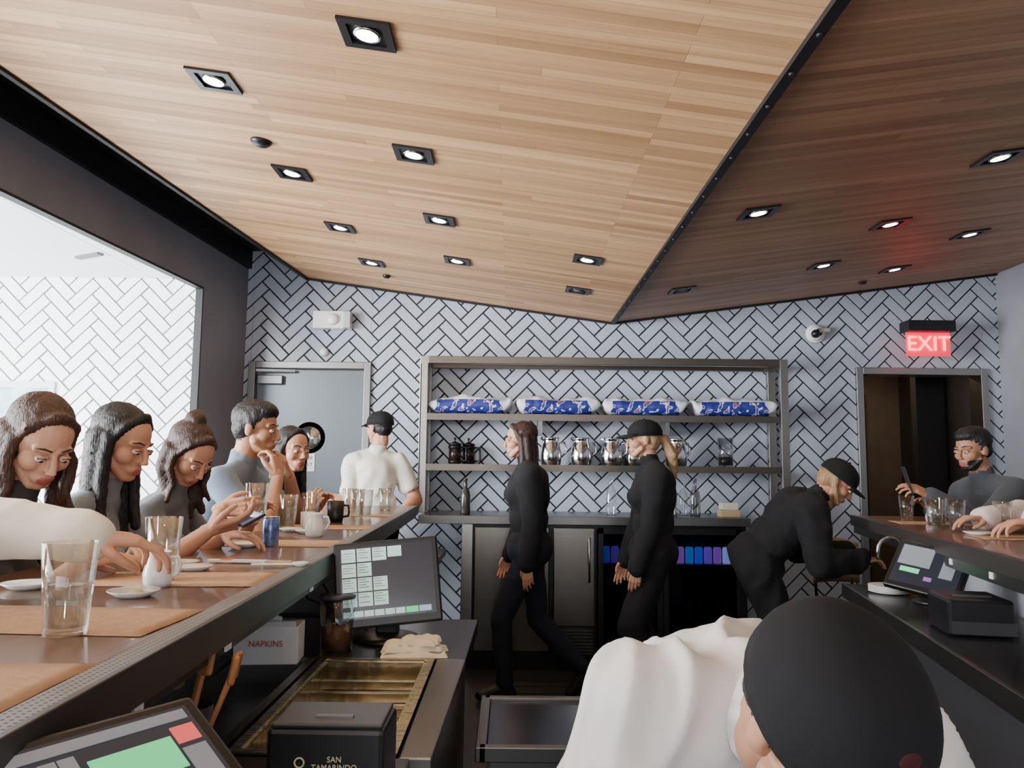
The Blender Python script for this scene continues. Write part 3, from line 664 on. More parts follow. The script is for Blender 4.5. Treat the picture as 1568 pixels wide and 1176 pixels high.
def ricebag(x,z,s):
    bm=bmesh.new(); nu,nv=44,22; L_,H,D=.64,.135,.30; g=[]
    for i in range(nu+1):
        u=-1+2*i/nu; row=[]
        e=max(0,1-abs(u)**6)**.5*(.97)+.03
        for j in range(nv):
            a=2*math.pi*j/nv; c,sn=math.cos(a),math.sin(a)
            yy=math.copysign(abs(c)**.7,c)*D/2*(.82+.18*e); zz_=math.copysign(abs(sn)**.6,sn)*H/2*e
            p_=V((u*L_/2,yy,zz_)); nn=noise.noise(p_*11+V((s*7,0,0)))
            k=.024*nn*(1 if sn>-.3 else .15)
            p_.z+=k+ (.014*math.sin(u*5+s*2) if sn>0 else 0) + (abs(u)>.85)*.035*(abs(u)-.85)*7*(1 if (u<0)==(s%2==0) else .2)
            p_.y+=.010*noise.noise(V((u*8,sn*4,s)))
            row.append(bm.verts.new(p_))
        g.append(row)
    for i in range(nu):
        for j in range(nv): bm.faces.new((g[i][j],g[i+1][j],g[i+1][(j+1)%nv],g[i][(j+1)%nv]))
    bm.faces.new(g[0][::-1]); bm.faces.new(g[-1])
    bmesh.ops.recalc_face_normals(bm,faces=bm.faces)
    o=obj_bm('rice_bag',bm,BAG,True); o.location=(x,6.10,z+.072); o.rotation_euler=(0,0,random.uniform(-.04,.04)); return o
for i,x in enumerate((-.315,.345,1.01,1.68)): ricebag(x,1.775,i+1)

def pitcher(x,y,z,s=1,m=CHROME,name='steel_pitcher'):
    prof=[(0,0),(.052,0),(.06,.006),(.067,.04),(.068,.08),(.058,.125),(.048,.15),(.05,.168),(.056,.178),(.053,.178),(.046,.165),(.045,.15),(.055,.12),(.064,.08),(.062,.04),(.055,.01),(0,.008)]
    a=lathe('body',[(r*s*1.1,h*s*1.05) for r,h in prof],(0,0,0),m,32)
    h=tube('handle',[V((.062,0,.15))*s,V((.095,0,.155))*s,V((.108,0,.13))*s,V((.104,0,.09))*s,V((.07,0,.055))*s],.007*s,m)
    sp=box('spout',(-.058*s,0,.178*s),(.03*s,.03*s,.02*s),m,rot=(0,.5,0),bevel=.006)
    e=group(name,[a,h,sp],(x,y,z),local=True); e.rotation_euler=(0,0,random.uniform(-.4,.4)); return e
for x in (.30,.53,.76,1.255): pitcher(x,6.08,1.401,1.12)
COFFEE=mat('dark_coffee',(.02,.01,.008),.15)
def tumbler(x,y,z,h=.14,r0=.031,r1=.041,fill=.6,name='water_glass',liq=None,m=None):
    t=.0022
    g=lathe('glass',[(0,0),(r0,0),(r1,h),(r1-t,h),(r0-t+.0002,.012),(0,.012)],(0,0,0),m or GLASS,32)
    ps=[g]
    if fill>0:
        rt=r0-t+(r1-r0)*fill-.0006
        ps.append(lathe('liquid',[(0,.0125),(r0-t-.0006,.0125),(rt,h*fill),(0,h*fill)],(0,0,0),liq or WATER,32))
    return group(name,ps,(x,y,z),local=True)
def press(x,y,z):
    ps=[lathe('glass',[(0,0),(.045,0),(.045,.15),(.043,.15),(.043,.005),(0,.005)],(0,0,0),COFFEE,28),
        lathe('band',[(.046,.01),(.05,.01),(.05,.03),(.046,.03),(.046,.01)],(0,0,0),BLACKP,28),lathe('band',[(.046,.12),(.05,.12),(.05,.14),(.046,.14),(.046,.12)],(0,0,0),BLACKP,28),
        lathe('lid',[(0,.175),(.012,.172),(.02,.165),(.05,.158),(.05,.148),(0,.148)],(0,0,0),BLACKP,28),lathe('knob',[(0,.205),(.01,.2),(.01,.19),(.004,.185),(.004,.17),(0,.17)],(0,0,0),BLACKP,16),
        tube('handle',[(.048,0,.13),(.085,0,.13),(.088,0,.03),(.048,0,.025)],.007,BLACKP)]
    return group('french_press',ps,(x,y,z),local=True)
press(-.43,6.08,1.401); press(-.33,6.17,1.401)
tumbler(1.63,6.08,1.401,.22,.055,.06,.35,'glass_jug',COFFEE); pitcher(.93,6.14,1.401,1.0)
GB=mat('smoky_glass',(.06,.055,.05),.1,trans=.3); GA=mat('amber_glass',(.25,.09,.02),.1,trans=.5); GS=glassmat('grey_tinted_glass',(.55,.55,.55))
def bottle(x,y,z,m,s=1,name='glass_bottle'):
    return lathe(name,[(0,0),(.035*s,0),(.037*s,.01),(.037*s,.13*s),(.03*s,.165*s),(.014*s,.19*s),(.013*s,.24*s),(.016*s,.245*s),(.016*s,.255*s),(0,.255*s)],(x,y,z),m,24)
CT=1.045
bottle(-.33,5.83,CT,GB,1.0); bottle(.73,5.85,CT,GLASS,1.1); bottle(1.17,5.85,CT,GS,1.15); bottle(1.34,5.85,CT,GS,1.05); bottle(1.26,5.88,CT,GLASS,1.0)
group('cardboard_tray',[box2('base',1.5,1.64,5.74,5.86,CT,CT+.05,mat('cardboard',(.45,.36,.22),.8),.004),box2('napkin_stack',1.51,1.63,5.75,5.85,CT+.05,CT+.1,mat('pale_napkins',(.6,.62,.5),.8),.006)],(1.57,5.8,CT))

# ------------------------------------------------------------------ back bar cabinet
FY=5.62
DST=mat('cabinet_door_steel',(.24,.215,.19),.26,1,bump=.06,bscale=30,stretch=(1,1,30))
p=[box2('worktop',-.64,1.66,FY-.03,BY-.02,CT-.04,CT,mat('black_worktop',(.02,.02,.022),.25),.004),
   box2('worktop_nosing',-.64,1.66,FY-.045,FY-.03,CT-.055,CT+.002,STEELD,.003),
   box2('carcass',-.33,.60,FY+.02,BY-.05,.09,CT-.04,BLACKP),
   box2('plinth',-.33,1.64,FY+.08,BY-.05,0,.09,BLACK),
   box2('left_panel',-.34,-.26,FY-.005,FY+.02,.09,CT-.05,STEEL,.004),
   box2('right_end',1.60,1.64,FY,BY-.05,.09,CT-.04,BLACKP),
   box2('fridge_back',.60,1.60,BY-.1,BY-.05,.09,CT-.04,BLACKP),
   box2('fridge_floor',.60,1.60,FY+.02,BY-.1,.09,.12,BLACKP),box2('fridge_top',.60,1.60,FY+.02,BY-.1,.96,CT-.04,BLACKP),
   box2('fridge_divider',1.04,1.07,FY+.01,BY-.1,.12,.96,BLACKP)]
for a,b in ((-.25,.27),(.30,.585)):
    p.append(box2('steel_door',a,b,FY-.012,FY+.018,.30 if a>0 else .13,.97,DST,.006))
    p.append(tube('bar_handle',[(b-.04,FY-.012,.9),(b-.04,FY-.045,.9),(b-.04,FY-.045,.6),(b-.04,FY-.012,.6)],.007,STEEL))
for i in range(8): p.append(box2('vent_louvre',.31,.575,FY-.01,FY+.012,.115+.022*i,.125+.022*i,DST))
DG=glassmat('tinted_door_glass',(.45,.48,.58))
for a,b in ((.61,1.05),(1.06,1.60)):
    p+= [box2('door_stile',a,a+.035,FY-.02,FY+.01,.12,.97,BLACKP),box2('door_stile',b-.035,b,FY-.02,FY+.01,.12,.97,BLACKP),box2('door_rail',a,b,FY-.02,FY+.01,.93,.97,BLACKP),box2('door_rail',a,b,FY-.02,FY+.01,.12,.16,BLACKP),
         box2('door_glass',a+.035,b-.035,FY-.006,FY,.16,.93,DG)]
    for z in (.36,.72): p.append(box2('wire_shelf',a+.03,b-.03,FY+.06,BY-.12,z-.012,z,STEELD))
    p.append(box2('added_led_strip',a+.04,b-.04,FY+.05,FY+.065,.94,.95,mat('added_led_glow',(.4,.5,1),.3,emit=(.25,.35,1),es=7)))  # LED strip added to tint the fridge interior blue
group('back_bar_cabinet',p,(.6,FY,0))
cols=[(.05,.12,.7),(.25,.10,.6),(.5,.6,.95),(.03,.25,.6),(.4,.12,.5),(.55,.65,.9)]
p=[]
for z0,es in ((.12,.0),(.36,.0),(.72,1.3)):  # glowing top-row cans stand in for screen reflections on the door glass
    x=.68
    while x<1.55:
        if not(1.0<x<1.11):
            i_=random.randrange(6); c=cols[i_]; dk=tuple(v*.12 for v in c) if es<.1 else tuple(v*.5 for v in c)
            p.append(lathe('reflection_can',[(0,0),(.026,0),(.029,.006),(.029,.10),(.024,.112),(0,.112)],(x,FY+.14,z0),mat('reflection_colour_%d_%d_%d'%(i_,int(z0*100),int(x>1.1)),dk,.25,emit=c,es=es if x>1.1 else es*.35),14))
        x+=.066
group('reflection_can_row',p,(1.1,FY+.14,.1))

# ------------------------------------------------------------------ left bar
ix=lambda y:-.456-.031*y
Y0,Y1=-.8,5.45
def ly(y,d): return (ix(y)+d,y)
PERF=bpy.data.materials.new('perforated_rail'); PERF.use_nodes=True
nt=PERF.node_tree; b=nt.nodes['Principled BSDF']; tc=nt.nodes.new('ShaderNodeTexCoord'); vo=nt.nodes.new('ShaderNodeTexVoronoi'); vo.inputs['Scale'].default_value=100; vo.inputs['Randomness'].default_value=0
nt.links.new(tc.outputs['Object'],vo.inputs['Vector']); rp=nt.nodes.new('ShaderNodeValToRGB'); rp.color_ramp.elements[0].position=.34; rp.color_ramp.elements[1].position=.42
rp.color_ramp.elements[0].color=(.004,.004,.004,1); rp.color_ramp.elements[1].color=(.22,.21,.21,1)
nt.links.new(vo.outputs['Distance'],rp.inputs[0]); nt.links.new(rp.outputs[0],b.inputs['Base Color']); b.inputs['Roughness'].default_value=.5; b.inputs['Metallic'].default_value=.4
BT=1.115
EDGE=mat('dark_edge_metal',(.07,.06,.055),.4,.5)
p=[prism('bar_top',[ly(Y0,-.055),ly(Y1,-.055),(-1.26,Y1),(-1.17,Y0)],BT-.045,BT,BARW,.003),
   prism('perforated_strip',[ly(Y0,-.052),ly(Y1,-.052),ly(Y1,-.012),ly(Y0,-.012)],BT-.045,BT+.002,PERF),
   prism('edge_trim',[ly(Y0,-.012),ly(Y1,-.012),ly(Y1,0),ly(Y0,0)],BT-.055,BT+.005,EDGE,.002),
   prism('fascia',[ly(Y0,-.03),ly(Y1,-.03),ly(Y1,-.015),ly(Y0,-.015)],BT-.075,BT-.045,BLACKP),
   prism('bar_wall',[(-.85,Y0),(-.90,Y1),(-1.0,Y1),(-.95,Y0)],0,BT-.045,GREYP),
   prism('bar_foot_panel',[(-.95,Y0),(-1.0,Y1),(-1.02,Y1),(-.97,Y0)],0,BT-.045,BRN)]
for yy in (1.3,2.75,3.7,4.6): p.append(box('bracket',(ix(yy)-.2,yy,BT-.065),(.36,.025,.04),STEELD))
for yy in (.93,1.12,1.5,2.2): p.append(box('label_tag',(ix(yy)-.012,yy,BT-.062),(.004,.03,.020),WHITEP,rot=(0,0,.03)))
group('bar_counter',p,(-.8,2,0))

irx=lambda y:1.52+.213*(y-2.4)
RY0,RY1=-.8,4.84
def ry(y,d): return (irx(y)+d,y)
p=[prism('bar_top',[ry(RY0,.03),ry(RY1,.03),ry(RY1,.62),ry(RY0,.62)],BT-.045,BT,BARW,.003),
   prism('edge_trim',[ry(RY0,0),ry(RY1,0),ry(RY1,.03),ry(RY0,.03)],BT-.055,BT+.004,EDGE,.002),
   prism('fascia',[ry(RY0,.02),ry(RY1,.02),ry(RY1,.035),ry(RY0,.035)],BT-.10,BT-.045,STEELD),
   prism('bar_wall',[ry(RY0,.30),ry(RY1,.30),ry(RY1,.38),ry(RY0,.38)],0,BT-.045,GREYP)]
for yy in (2.8,3.4,4.1,4.7): p.append(box('bracket',(irx(yy)+.17,yy,BT-.07),(.28,.03,.05),STEELD))
for yy in (2.7,3.1,3.6): p.append(box('label_tag',(irx(yy)+.017,yy,BT-.075),(.004,.03,.022),WHITEP,rot=(0,0,-.2)))
group('bar_counter',p,(2,3,0))
TOPD=mat('dark_steel_worktop',(.06,.06,.065),.25,.7)
LZ=.85
p=[prism('worktop_near',[(-.845,.4),(-.18,.4),(-.18,1.52),(-.845,1.52)],LZ-.04,LZ,TOPD,.003),
   prism('worktop_far',[(-.86,2.28),(-.12,2.28),(-.11,2.86),(-.86,2.86)],LZ-.04,LZ,TOPD,.003),
   prism('worktop_side',[(-.20,1.52),(-.14,1.52),(-.12,2.28),(-.20,2.28)],LZ-.04,LZ,STEELD,.003),
   prism('worktop_wallside',[(-.86,1.52),(-.78,1.52),(-.78,2.28),(-.86,2.28)],LZ-.04,LZ,STEELD,.003),
   box2('drawer_face',-.17,-.15,.45,2.8,.35,.80,STEELD,.004),box2('carcass_floor',-.84,-.17,.42,2.8,.1,.14,STEELD),box2('rear_panel',-.84,-.17,2.8,2.83,.1,.81,STEELD),
   box2('end_panel',-.84,-.17,.42,.45,.1,.81,STEELD),box2('plinth',-.8,-.2,.5,2.75,0,.1,BLACK)]
group('work_counter',p,(-.5,1.7,0))
def pan(name,x0,x1,y0,y1,z,d,m):
    t=.008
    return [box2('rim_front',x0,x1,y0,y0+.02,z-.004,z+.006,m),box2('rim_back',x0,x1,y1-.02,y1,z-.004,z+.006,m),box2('rim_left',x0,x0+.02,y0+.02,y1-.02,z-.004,z+.006,m),box2('rim_right',x1-.02,x1,y0+.02,y1-.02,z-.004,z+.006,m),
      box2('side_front',x0+.02,x1-.02,y0+.02,y0+.02+t,z-d,z,m),box2('side_back',x0+.02,x1-.02,y1-.02-t,y1-.02,z-d,z,m),box2('side_left',x0+.02,x0+.02+t,y0+.02,y1-.02,z-d,z,m),box2('side_right',x1-.02-t,x1-.02,y0+.02,y1-.02,z-d,z,m),
      box2('bottom',x0+.02,x1-.02,y0+.02,y1-.02,z-d-t,z-d,m)]
STEELG=mat('steel_gold_reflection',(.46,.40,.29),.2,1,bump=.3,bscale=14,stretch=(1,12,1),var=.5,vscale=5)  # stainless steel; gold reflections put into the base colour
p=[]
p+=pan('a',-.52,-.205,1.53,2.27,LZ-.002,.05,STEELG)
for yy in (1.68,1.80,1.92,2.04,2.15): p.append(box2('ridge',-.49,-.235,yy,yy+.02,LZ-.05,LZ-.03,STEELG))
p+=pan('b',-.775,-.53,1.53,2.27,LZ-.002,.06,STEELD)
group('steel_sink_tray',p,(-.5,1.9,LZ))
p=[box2('worktop',-.84,-.42,2.95,5.3,LZ-.04,LZ,STEELD,.003),box2('base',-.83,-.46,3.0,5.25,.1,LZ-.04,mat('dark_cabinet',(.05,.05,.055),.4)),box2('plinth',-.8,-.5,3.0,5.2,0,.1,BLACK)]
group('side_counter',p,(-.65,4,0))
p=[box2('lid',-.06,.8,2.28,2.72,.60,.615,mat('dark_steel_lid',(.05,.05,.055),.22,.9),.003),box2('rim_front',-.08,.82,2.25,2.28,.585,.625,STEELD,.003),box2('rim_back',-.08,.82,2.72,2.75,.585,.625,STEELD,.003),box2('rim_left',-.09,-.06,2.25,2.75,.585,.625,STEELD,.003),box2('rim_right',.8,.83,2.25,2.75,.585,.625,STEELD,.003),
   box2('body',-.05,.79,2.29,2.71,.12,.59,STEELD),box2('base',0,.74,2.33,2.68,0,.12,BLACK),tube('lid_handle',[(.3,2.35,.616),(.3,2.35,.64),(.5,2.35,.64),(.5,2.35,.616)],.006,STEELD)]
group('ice_bin',p,(.35,2.5,0))
lrx=lambda y:1.24+.187*(y-2.0)
def lr(y,d): return (lrx(y)+d,y)
p=[prism('worktop',[lr(.6,0),lr(3.85,0),lr(3.85,.46),lr(.6,.40)],LZ-.04,LZ,TOPD,.003),prism('nosing',[lr(.6,-.015),lr(3.85,-.015),lr(3.85,0),lr(.6,0)],LZ-.06,LZ+.002,STEELD,.002),
   prism('cabinet',[lr(.65,.04),lr(3.8,.04),lr(3.8,.44),lr(.65,.38)],.1,LZ-.04,MC['dark_cabinet']),prism('plinth',[lr(.7,.1),lr(3.75,.1),lr(3.75,.4),lr(.7,.34)],0,.1,BLACK)]
group('work_counter',p,(1.7,2.2,0))
group('bar_faucet',[tube('spout',[(1.80,3.70,LZ)]+[(1.80-.06+.06*math.cos(a),3.70,LZ+.17+.06*math.sin(a)) for a in [i*math.pi/8 for i in range(9)]]+[(1.68,3.70,LZ+.13)],.008,STEEL),lathe('base',[(0,0),(.022,0),(.02,.03),(0,.03)],(1.80,3.70,LZ),STEEL,20),tube('lever',[(1.80,3.70,LZ+.06),(1.84,3.66,LZ+.09)],.005,STEEL)],(1.8,3.7,LZ))
p=[box2('mat_sheet',-.1,1.4,3.0,5.3,0,.008,mat('black_rubber',(.02,.02,.02),.6),.003)]
for i in range(14): p.append(box2('mat_rib',-.08,1.38,3.05+i*.165,3.08+i*.165,.008,.013,MC['black_rubber']))
group('rubber_floor_mat',p,(.6,4,0))

# ------------------------------------------------------------------ things on the bars
def placemat(x,y,sx,sy,r=0):
    bm=bmesh.new(); n=12; g=[]
    for i in range(n+1):
        g.append([bm.verts.new((-sx/2+sx*i/n,-sy/2+sy*j/6,.0012+.002*max(0,noise.noise(V((i*.5+x*9,j*.5,y*5)))))) for j in range(7)])
    for i in range(n):
        for j in range(6): bm.faces.new((g[i][j],g[i+1][j],g[i+1][j+1],g[i][j+1]))
    o=obj_bm('paper_placemat',bm,KRAFT,True); md=o.modifiers.new('s','SOLIDIFY'); md.thickness=.0008; o.location=(x,y,BT+.0005); o.rotation_euler=(0,0,r)
for x,y,r in ((-.74,.965,.02),(-.76,1.385,-.05),(-.76,1.88,.05),(-.77,2.76,0),(-.78,3.5,.03),(-.79,4.35,0)): placemat(x,y,.40,.235,r)
for x,y in ((2.1,3.3),(2.2,4.2)): placemat(x,y,.38,.26,-.2)
def plate(x,y,r=.045,z=BT,food=None):
    ps=[lathe('dish',[(0,0),(r*.6,0),(r*.7,.003),(r,.012),(r,.014),(r*.68,.006),(0,.005)],(0,0,0),WHITE,32)]
    if food: ps.append(lathe('morsel',[(0,.012),(r*.2,.014),(r*.32,.008),(r*.34,.005),(0,.005)],(r*.1,0,0),food,10))
    group('small_plate',ps,(x,y,z),local=True)
BUT=mat('butter_yellow',(.75,.62,.30),.5)
for a in ((-.755,1.635,.05,BT,BUT),(-.79,2.03,.045),(-.86,2.12,.045,BT,BUT),(-1.0,1.40,.05),(-1.02,1.72,.05),(-.86,2.62,.05),(-.80,3.17,.045),(-.88,3.25,.05,BT,BUT),(2.0,3.45,.06),(2.28,3.85,.06,BT,BUT)): plate(*a)
def creamer(x,y,s=1):
    a=lathe('body',[(0,0),(.026,0),(.031,.01),(.033,.03),(.026,.058),(.024,.07),(.028,.08),(.0255,.08),(.0215,.07),(.0235,.058),(.030,.03),(.028,.012),(0,.006)],(0,0,0),WHITE,28)
    h=tube('handle',[(.025,0,.066),(.042,0,.066),(.048,0,.05),(.042,0,.03),(.03,0,.022)],.0042,WHITE); sp=box('spout',(-.028,0,.079),(.018,.014,.008),WHITE,rot=(0,.4,0),bevel=.003)
    e=group('ceramic_creamer',[a,h,sp],(x,y,BT),local=True); e.rotation_euler=(0,0,.2); e.scale=(s,s,s)
creamer(-.765,1.765,.95); creamer(-.735,3.03,1.1); creamer(2.24,4.28,1)
for x,y,f in ((-.685,1.262,.55),(-.80,1.865,.5),(-.935,3.38,.6),(-.90,3.62,.5),(-.82,4.3,.5),(-.755,4.18,.4),(-.88,4.4,.6),(-.70,4.5,.3)): tumbler(x,y,BT+.003,.14,.031,.041,f)
tumbler(-.915,2.90,BT+.06,.14,.031,.041,.5)
for x,y in ((1.99,3.78),(2.06,3.72),(2.10,3.95),(2.14,4.35),(2.2,3.60)): tumbler(x,y,BT+.003,.135,.03,.04,.4)
lathe('tea_light_holder',[(0,0),(.028,0),(.03,.01),(.03,.07),(.027,.07),(.027,.02),(0,.018)],(-.86,3.42,BT),mat('frosted_cream',(.75,.7,.62),.4),24)
group('black_mug',[lathe('body',[(0,0),(.034,0),(.037,.02),(.04,.1),(.036,.1),(.034,.01),(0,.008)],(0,0,0),BLACKP,28),tube('handle',[(.036,0,.08),(.06,0,.078),(.064,0,.05),(.06,0,.03),(.036,0,.025)],.005,BLACKP)],(-.83,3.82,BT),local=True)
group('drink_can',[lathe('body',[(0,0),(.024,0),(.027,.006),(.027,.085),(.023,.094),(0,.093)],(0,0,0),mat('blue_silver_can',(.16,.22,.45),.25,.6,var=.9,vscale=26),24),lathe('rim',[(.021,.094),(.024,.094),(.024,.097),(.021,.097),(.021,.094)],(0,0,0),CHROME,24)],(-.79,2.66,BT),local=True)
group('wrapped_chopsticks',[box('paper_sleeve',(-.74,2.2,BT+.006),(.16,.022,.006),mat('white_paper',(.85,.84,.8),.7),rot=(0,0,-.05)),box('print_band',(-.77,2.2015,BT+.0095),(.03,.0225,.001),mat('red_print',(.6,.12,.08),.6),rot=(0,0,-.05)),
   box('stick_1',(-.64,2.199,BT+.006),(.10,.005,.005),mat('pale_bamboo',(.7,.55,.35),.6),rot=(0,0,-.05)),box('stick_2',(-.64,2.19,BT+.006),(.10,.005,.005),MC['pale_bamboo'],rot=(0,0,-.05))],(-.7,2.2,BT))
group('ceramic_spoon',[box('handle',(-.62,2.12,BT+.008),(.11,.014,.005),WHITE,bevel=.002,rot=(0,0,.12)),lathe('bowl',[(0,0),(.014,.002),(.022,.01),(.022,.013),(.013,.006),(0,.004)],(-.55,2.13,BT),WHITE,24)],(-.6,2.12,BT))
group('mobile_phone',[box('body',(0,0,0),(.075,.15,.008),BLACKP,bevel=.003),box('screen',(0,0,.0045),(.066,.14,.001),mat('phone_screen',(.1,.12,.2),.1,emit=(.3,.4,.6),es=.15))],(-.80,2.47,1.215),rot=(0,-.5,.5),local=True)
group('mobile_phone',[box('body',(0,0,0),(.075,.15,.008),BLACKP,bevel=.003),box('screen',(0,0,.0045),(.066,.14,.001),MC['phone_screen'])],(2.085,4.22,1.335),rot=(1.3,0,1.3),local=True)

# ------------------------------------------------------------------ POS terminals and counter clutter
SCR=mat('screen_dark',(.015,.016,.022),.15,emit=(.03,.033,.045),es=.8)
TKT=mat('ticket_tile',(.5,.7,.65),.4,emit=(.50,.74,.70),es=.6); GRN=mat('green_button',(.1,.7,.3),.4,emit=(.1,.75,.3),es=.7); REDB=mat('red_button',(.7,.1,.1),.4,emit=(.75,.12,.12),es=.7)
PUR=mat('purple_button',(.3,.12,.4),.4,emit=(.3,.12,.4),es=.5); LBL=mat('label_ink',(.1,.15,.15),.5)
GBTN=mat('grey_button',(.22,.24,.28),.4,emit=(.22,.24,.28),es=.4); BBTN=mat('blue_button',(.3,.5,.6),.4,emit=(.3,.5,.6),es=.6)
def pos(name,loc,rot,layout,w=.31,h=.25):
    ps=[box('housing',(0,.0,0),(w,.03,h),BLACKP,bevel=.006),box('rear_bulge',(0,.03,-.01),(w*.7,.035,h*.7),BLACKP,bevel=.01),box('screen',(0,-.0155,.006),(w-.035,.002,h-.04),SCR)]
    sw,sh=w-.035,h-.04
    def tile(u,v,du,dv,m): ps.append(box('tile',((u+du/2-.5)*sw,-.0172,(.5-v-dv/2)*sh+.006),(du*sw,.0012,dv*sh),m))
    if layout==1:
        for i,js in enumerate(((0,1,2,3),(0,1,2,3)[:4],(0,2,3))):
            for j in js:
                tile(.02+i*.165,.03+j*.205,.15,.185,TKT)
                for q in range(4): tile(.03+i*.165,.05+j*.205+q*.035,.11 if q%2 else .08,.010,LBL)
        tile(.515,.03,.15,.15,TKT)
        for i in range(6): tile(.02+i*.11,.89,.1,.08,TKT)
        tile(.68,.89,.13,.08,GRN); tile(.82,.89,.13,.08,BBTN)
    if layout==2:
        tile(.03,.03,.94,.08,GBTN); tile(.40,.22,.42,.26,GRN); tile(.84,.16,.13,.14,REDB); tile(.38,.55,.4,.2,PUR); tile(.84,.34,.13,.3,GBTN)
        for i in range(4):
            for j in range(5): tile(.03+i*.085,.15+j*.16,.075,.13,GBTN)
    if layout==3:
        tile(.03,.04,.5,.5,GBTN); tile(.1,.6,.3,.12,GRN); tile(.5,.75,.12,.1,PUR); tile(.7,.1,.2,.6,GBTN)
    e=group(name,ps,loc,local=True); e.rotation_euler=rot; return e
pos('pos_touchscreen',(-.365,2.43,1.035),(math.radians(-14),math.radians(-5),math.radians(8)),1)
group('monitor_stand',[lathe('foot',[(0,0),(.10,0),(.10,.012),(.06,.022),(0,.022)],(-.38,2.52,LZ),BLACKP,32),box2('neck',-.41,-.34,2.50,2.54,LZ+.02,1.02,BLACKP,.006)],(-.38,2.52,LZ))
pos('pos_touchscreen',(-.385,.845,1.035),(math.radians(-58),0,math.radians(58)),2,.26,.21)
group('monitor_stand',[lathe('foot',[(0,0),(.10,0),(.10,.012),(.06,.022),(0,.022)],(-.44,.86,LZ),BLACKP,32),box2('neck',-.46,-.42,.85,.88,LZ+.02,.99,BLACKP,.006)],(-.44,.86,LZ))
pos('pos_touchscreen',(1.66,3.22,.99),(math.radians(-38),math.radians(8),math.radians(-48)),3,.28,.22)
group('monitor_stand',[lathe('foot',[(0,0),(.08,0),(.08,.012),(.05,.022),(0,.022)],(1.72,3.3,LZ),BLACKP,32),box2('neck',1.69,1.75,3.28,3.32,LZ+.02,.97,BLACKP,.006)],(1.72,3.3,LZ))
DKP=mat('dark_plastic',(.04,.04,.045),.4)
p=[box('body',(1.545,2.74,LZ+.06),(.2,.22,.12),BLACKP,rot=(0,0,-.2),bevel=.012),box('paper_slot',(1.54,2.72,LZ+.121),(.12,.03,.004),STEELD,rot=(0,0,-.2)),box('front_lip',(1.53,2.63,LZ+.03),(.19,.01,.04),DKP,rot=(0,0,-.2))]
group('receipt_printer',p,(1.54,2.74,LZ))
INK=mat('pale_print_ink',(.6,.55,.4),.5)
p=[box('body',(-.285,1.36,LZ+.06),(.185,.13,.12),BLACKP,bevel=.008,rot=(0,0,-.02)),box('lid_edge',(-.285,1.36,LZ+.123),(.175,.12,.008),mat('satin_black',(.03,.03,.033),.3),bevel=.003),box('lid_notch',(-.28,1.335,LZ+.1285),(.06,.012,.003),STEELD),
   text('printed_label','SAN\nTAMARINDO',(-.270,1.291,LZ+.070),.012,INK),lathe('emblem',[(.006,0),(.0085,0),(.0085,.001),(.006,.001),(.006,0)],(-.325,1.2945,LZ+.070),INK,20,rot=(math.pi/2,0,0))]
group('black_dispenser_box',p,(-.285,1.36,LZ))
p=[box('carton',(-.655,2.24,LZ+.05),(.17,.10,.10),mat('white_carton',(.75,.75,.76),.6),bevel=.003,rot=(0,0,.08)),text('lettering','NAPKINS',(-.65,2.186,LZ+.055),.022,MC['red_print'],rot=(math.pi/2,0,.08)),
   box('tissue',(-.655,2.24,LZ+.11),(.06,.02,.03),WHITEP,rot=(.2,.3,.08),bevel=.006),box('carton_flap',(-.655,2.19,LZ+.101),(.165,.002,.03),MC['white_carton'],rot=(.5,0,.08))]
group('tissue_box',p,(-.655,2.24,LZ))
group('plastic_container',[lathe('jar',[(0,0),(.045,0),(.05,.15),(.047,.15),(.043,.006),(0,.006)],(0,0,0),GLASS,28),lathe('sauce',[(0,.007),(.042,.007),(.044,.07),(0,.07)],(0,0,0),mat('brown_sauce',(.28,.10,.04),.4),28),lathe('lid',[(0,.158),(.052,.156),(.052,.148),(0,.148)],(0,0,0),DKP,28)],(-.50,2.37,LZ),local=True)
def towel_layer(zb,sx,sy,hh,sd,dx=0,dy=0,rz=0):
    bm=bmesh.new(); n=28; g=[]; R_=Matrix.Rotation(rz,3,'Z')
    for i in range(n+1):
        r_=[]
        for j in range(n+1):
            u,v=i/n*2-1,j/n*2-1; e=(max(0,1-abs(u)**7)*max(0,1-abs(v)**7))**.35
            q=R_@V((u*sx+.010*noise.noise(V((v*2.5,u*.6,sd))),v*sy+.010*noise.noise(V((u*2.5,v*.6,sd+5))),0))
            z=zb+hh*e*(.8+.5*noise.noise(V((u*2.2,v*2.2,sd))))+.004*e*math.sin(v*9+u*4+sd)
            r_.append(bm.verts.new((q.x+dx,q.y+dy,z)))
        g.append(r_)
    for i in range(n):
        for j in range(n): bm.faces.new((g[i][j],g[i+1][j],g[i+1][j+1],g[i][j+1]))
    return obj_bm('fold_layer',bm,cloth('cream_towel',(.84,.74,.56),.5),True)
group('folded_towel',[towel_layer(.001,.092,.062,.018,2),towel_layer(.016,.080,.055,.020,7,-.006,.002,.1),towel_layer(.032,.055,.046,.016,12,.016,-.002,-.2)],(-.270,2.335,LZ),rot=(0,0,.1),local=True)
p=[lathe('cup',[(0,0),(.04,0),(.045,.11),(.042,.11),(.037,.006),(0,.006)],(0,0,0),DKP,28)]
OR=mat('orange_wood',(.45,.2,.07),.5)
for i,(a,b) in enumerate(((.01,.03),(.02,-.01),(-.015,.02),(.0,-.02))):
    p.append(tube('handle',[(a,b,.01),(a*2+.04,b*1.8,.15+.01*i)],.005,OR))
    p.append(box('paddle',(a*2+.045,b*1.8,.165+.01*i),(.012,.028,.05),OR,rot=(0,.2,.4*i),bevel=.005))
group('utensil_cup',p,(-.565,1.45,LZ),local=True)
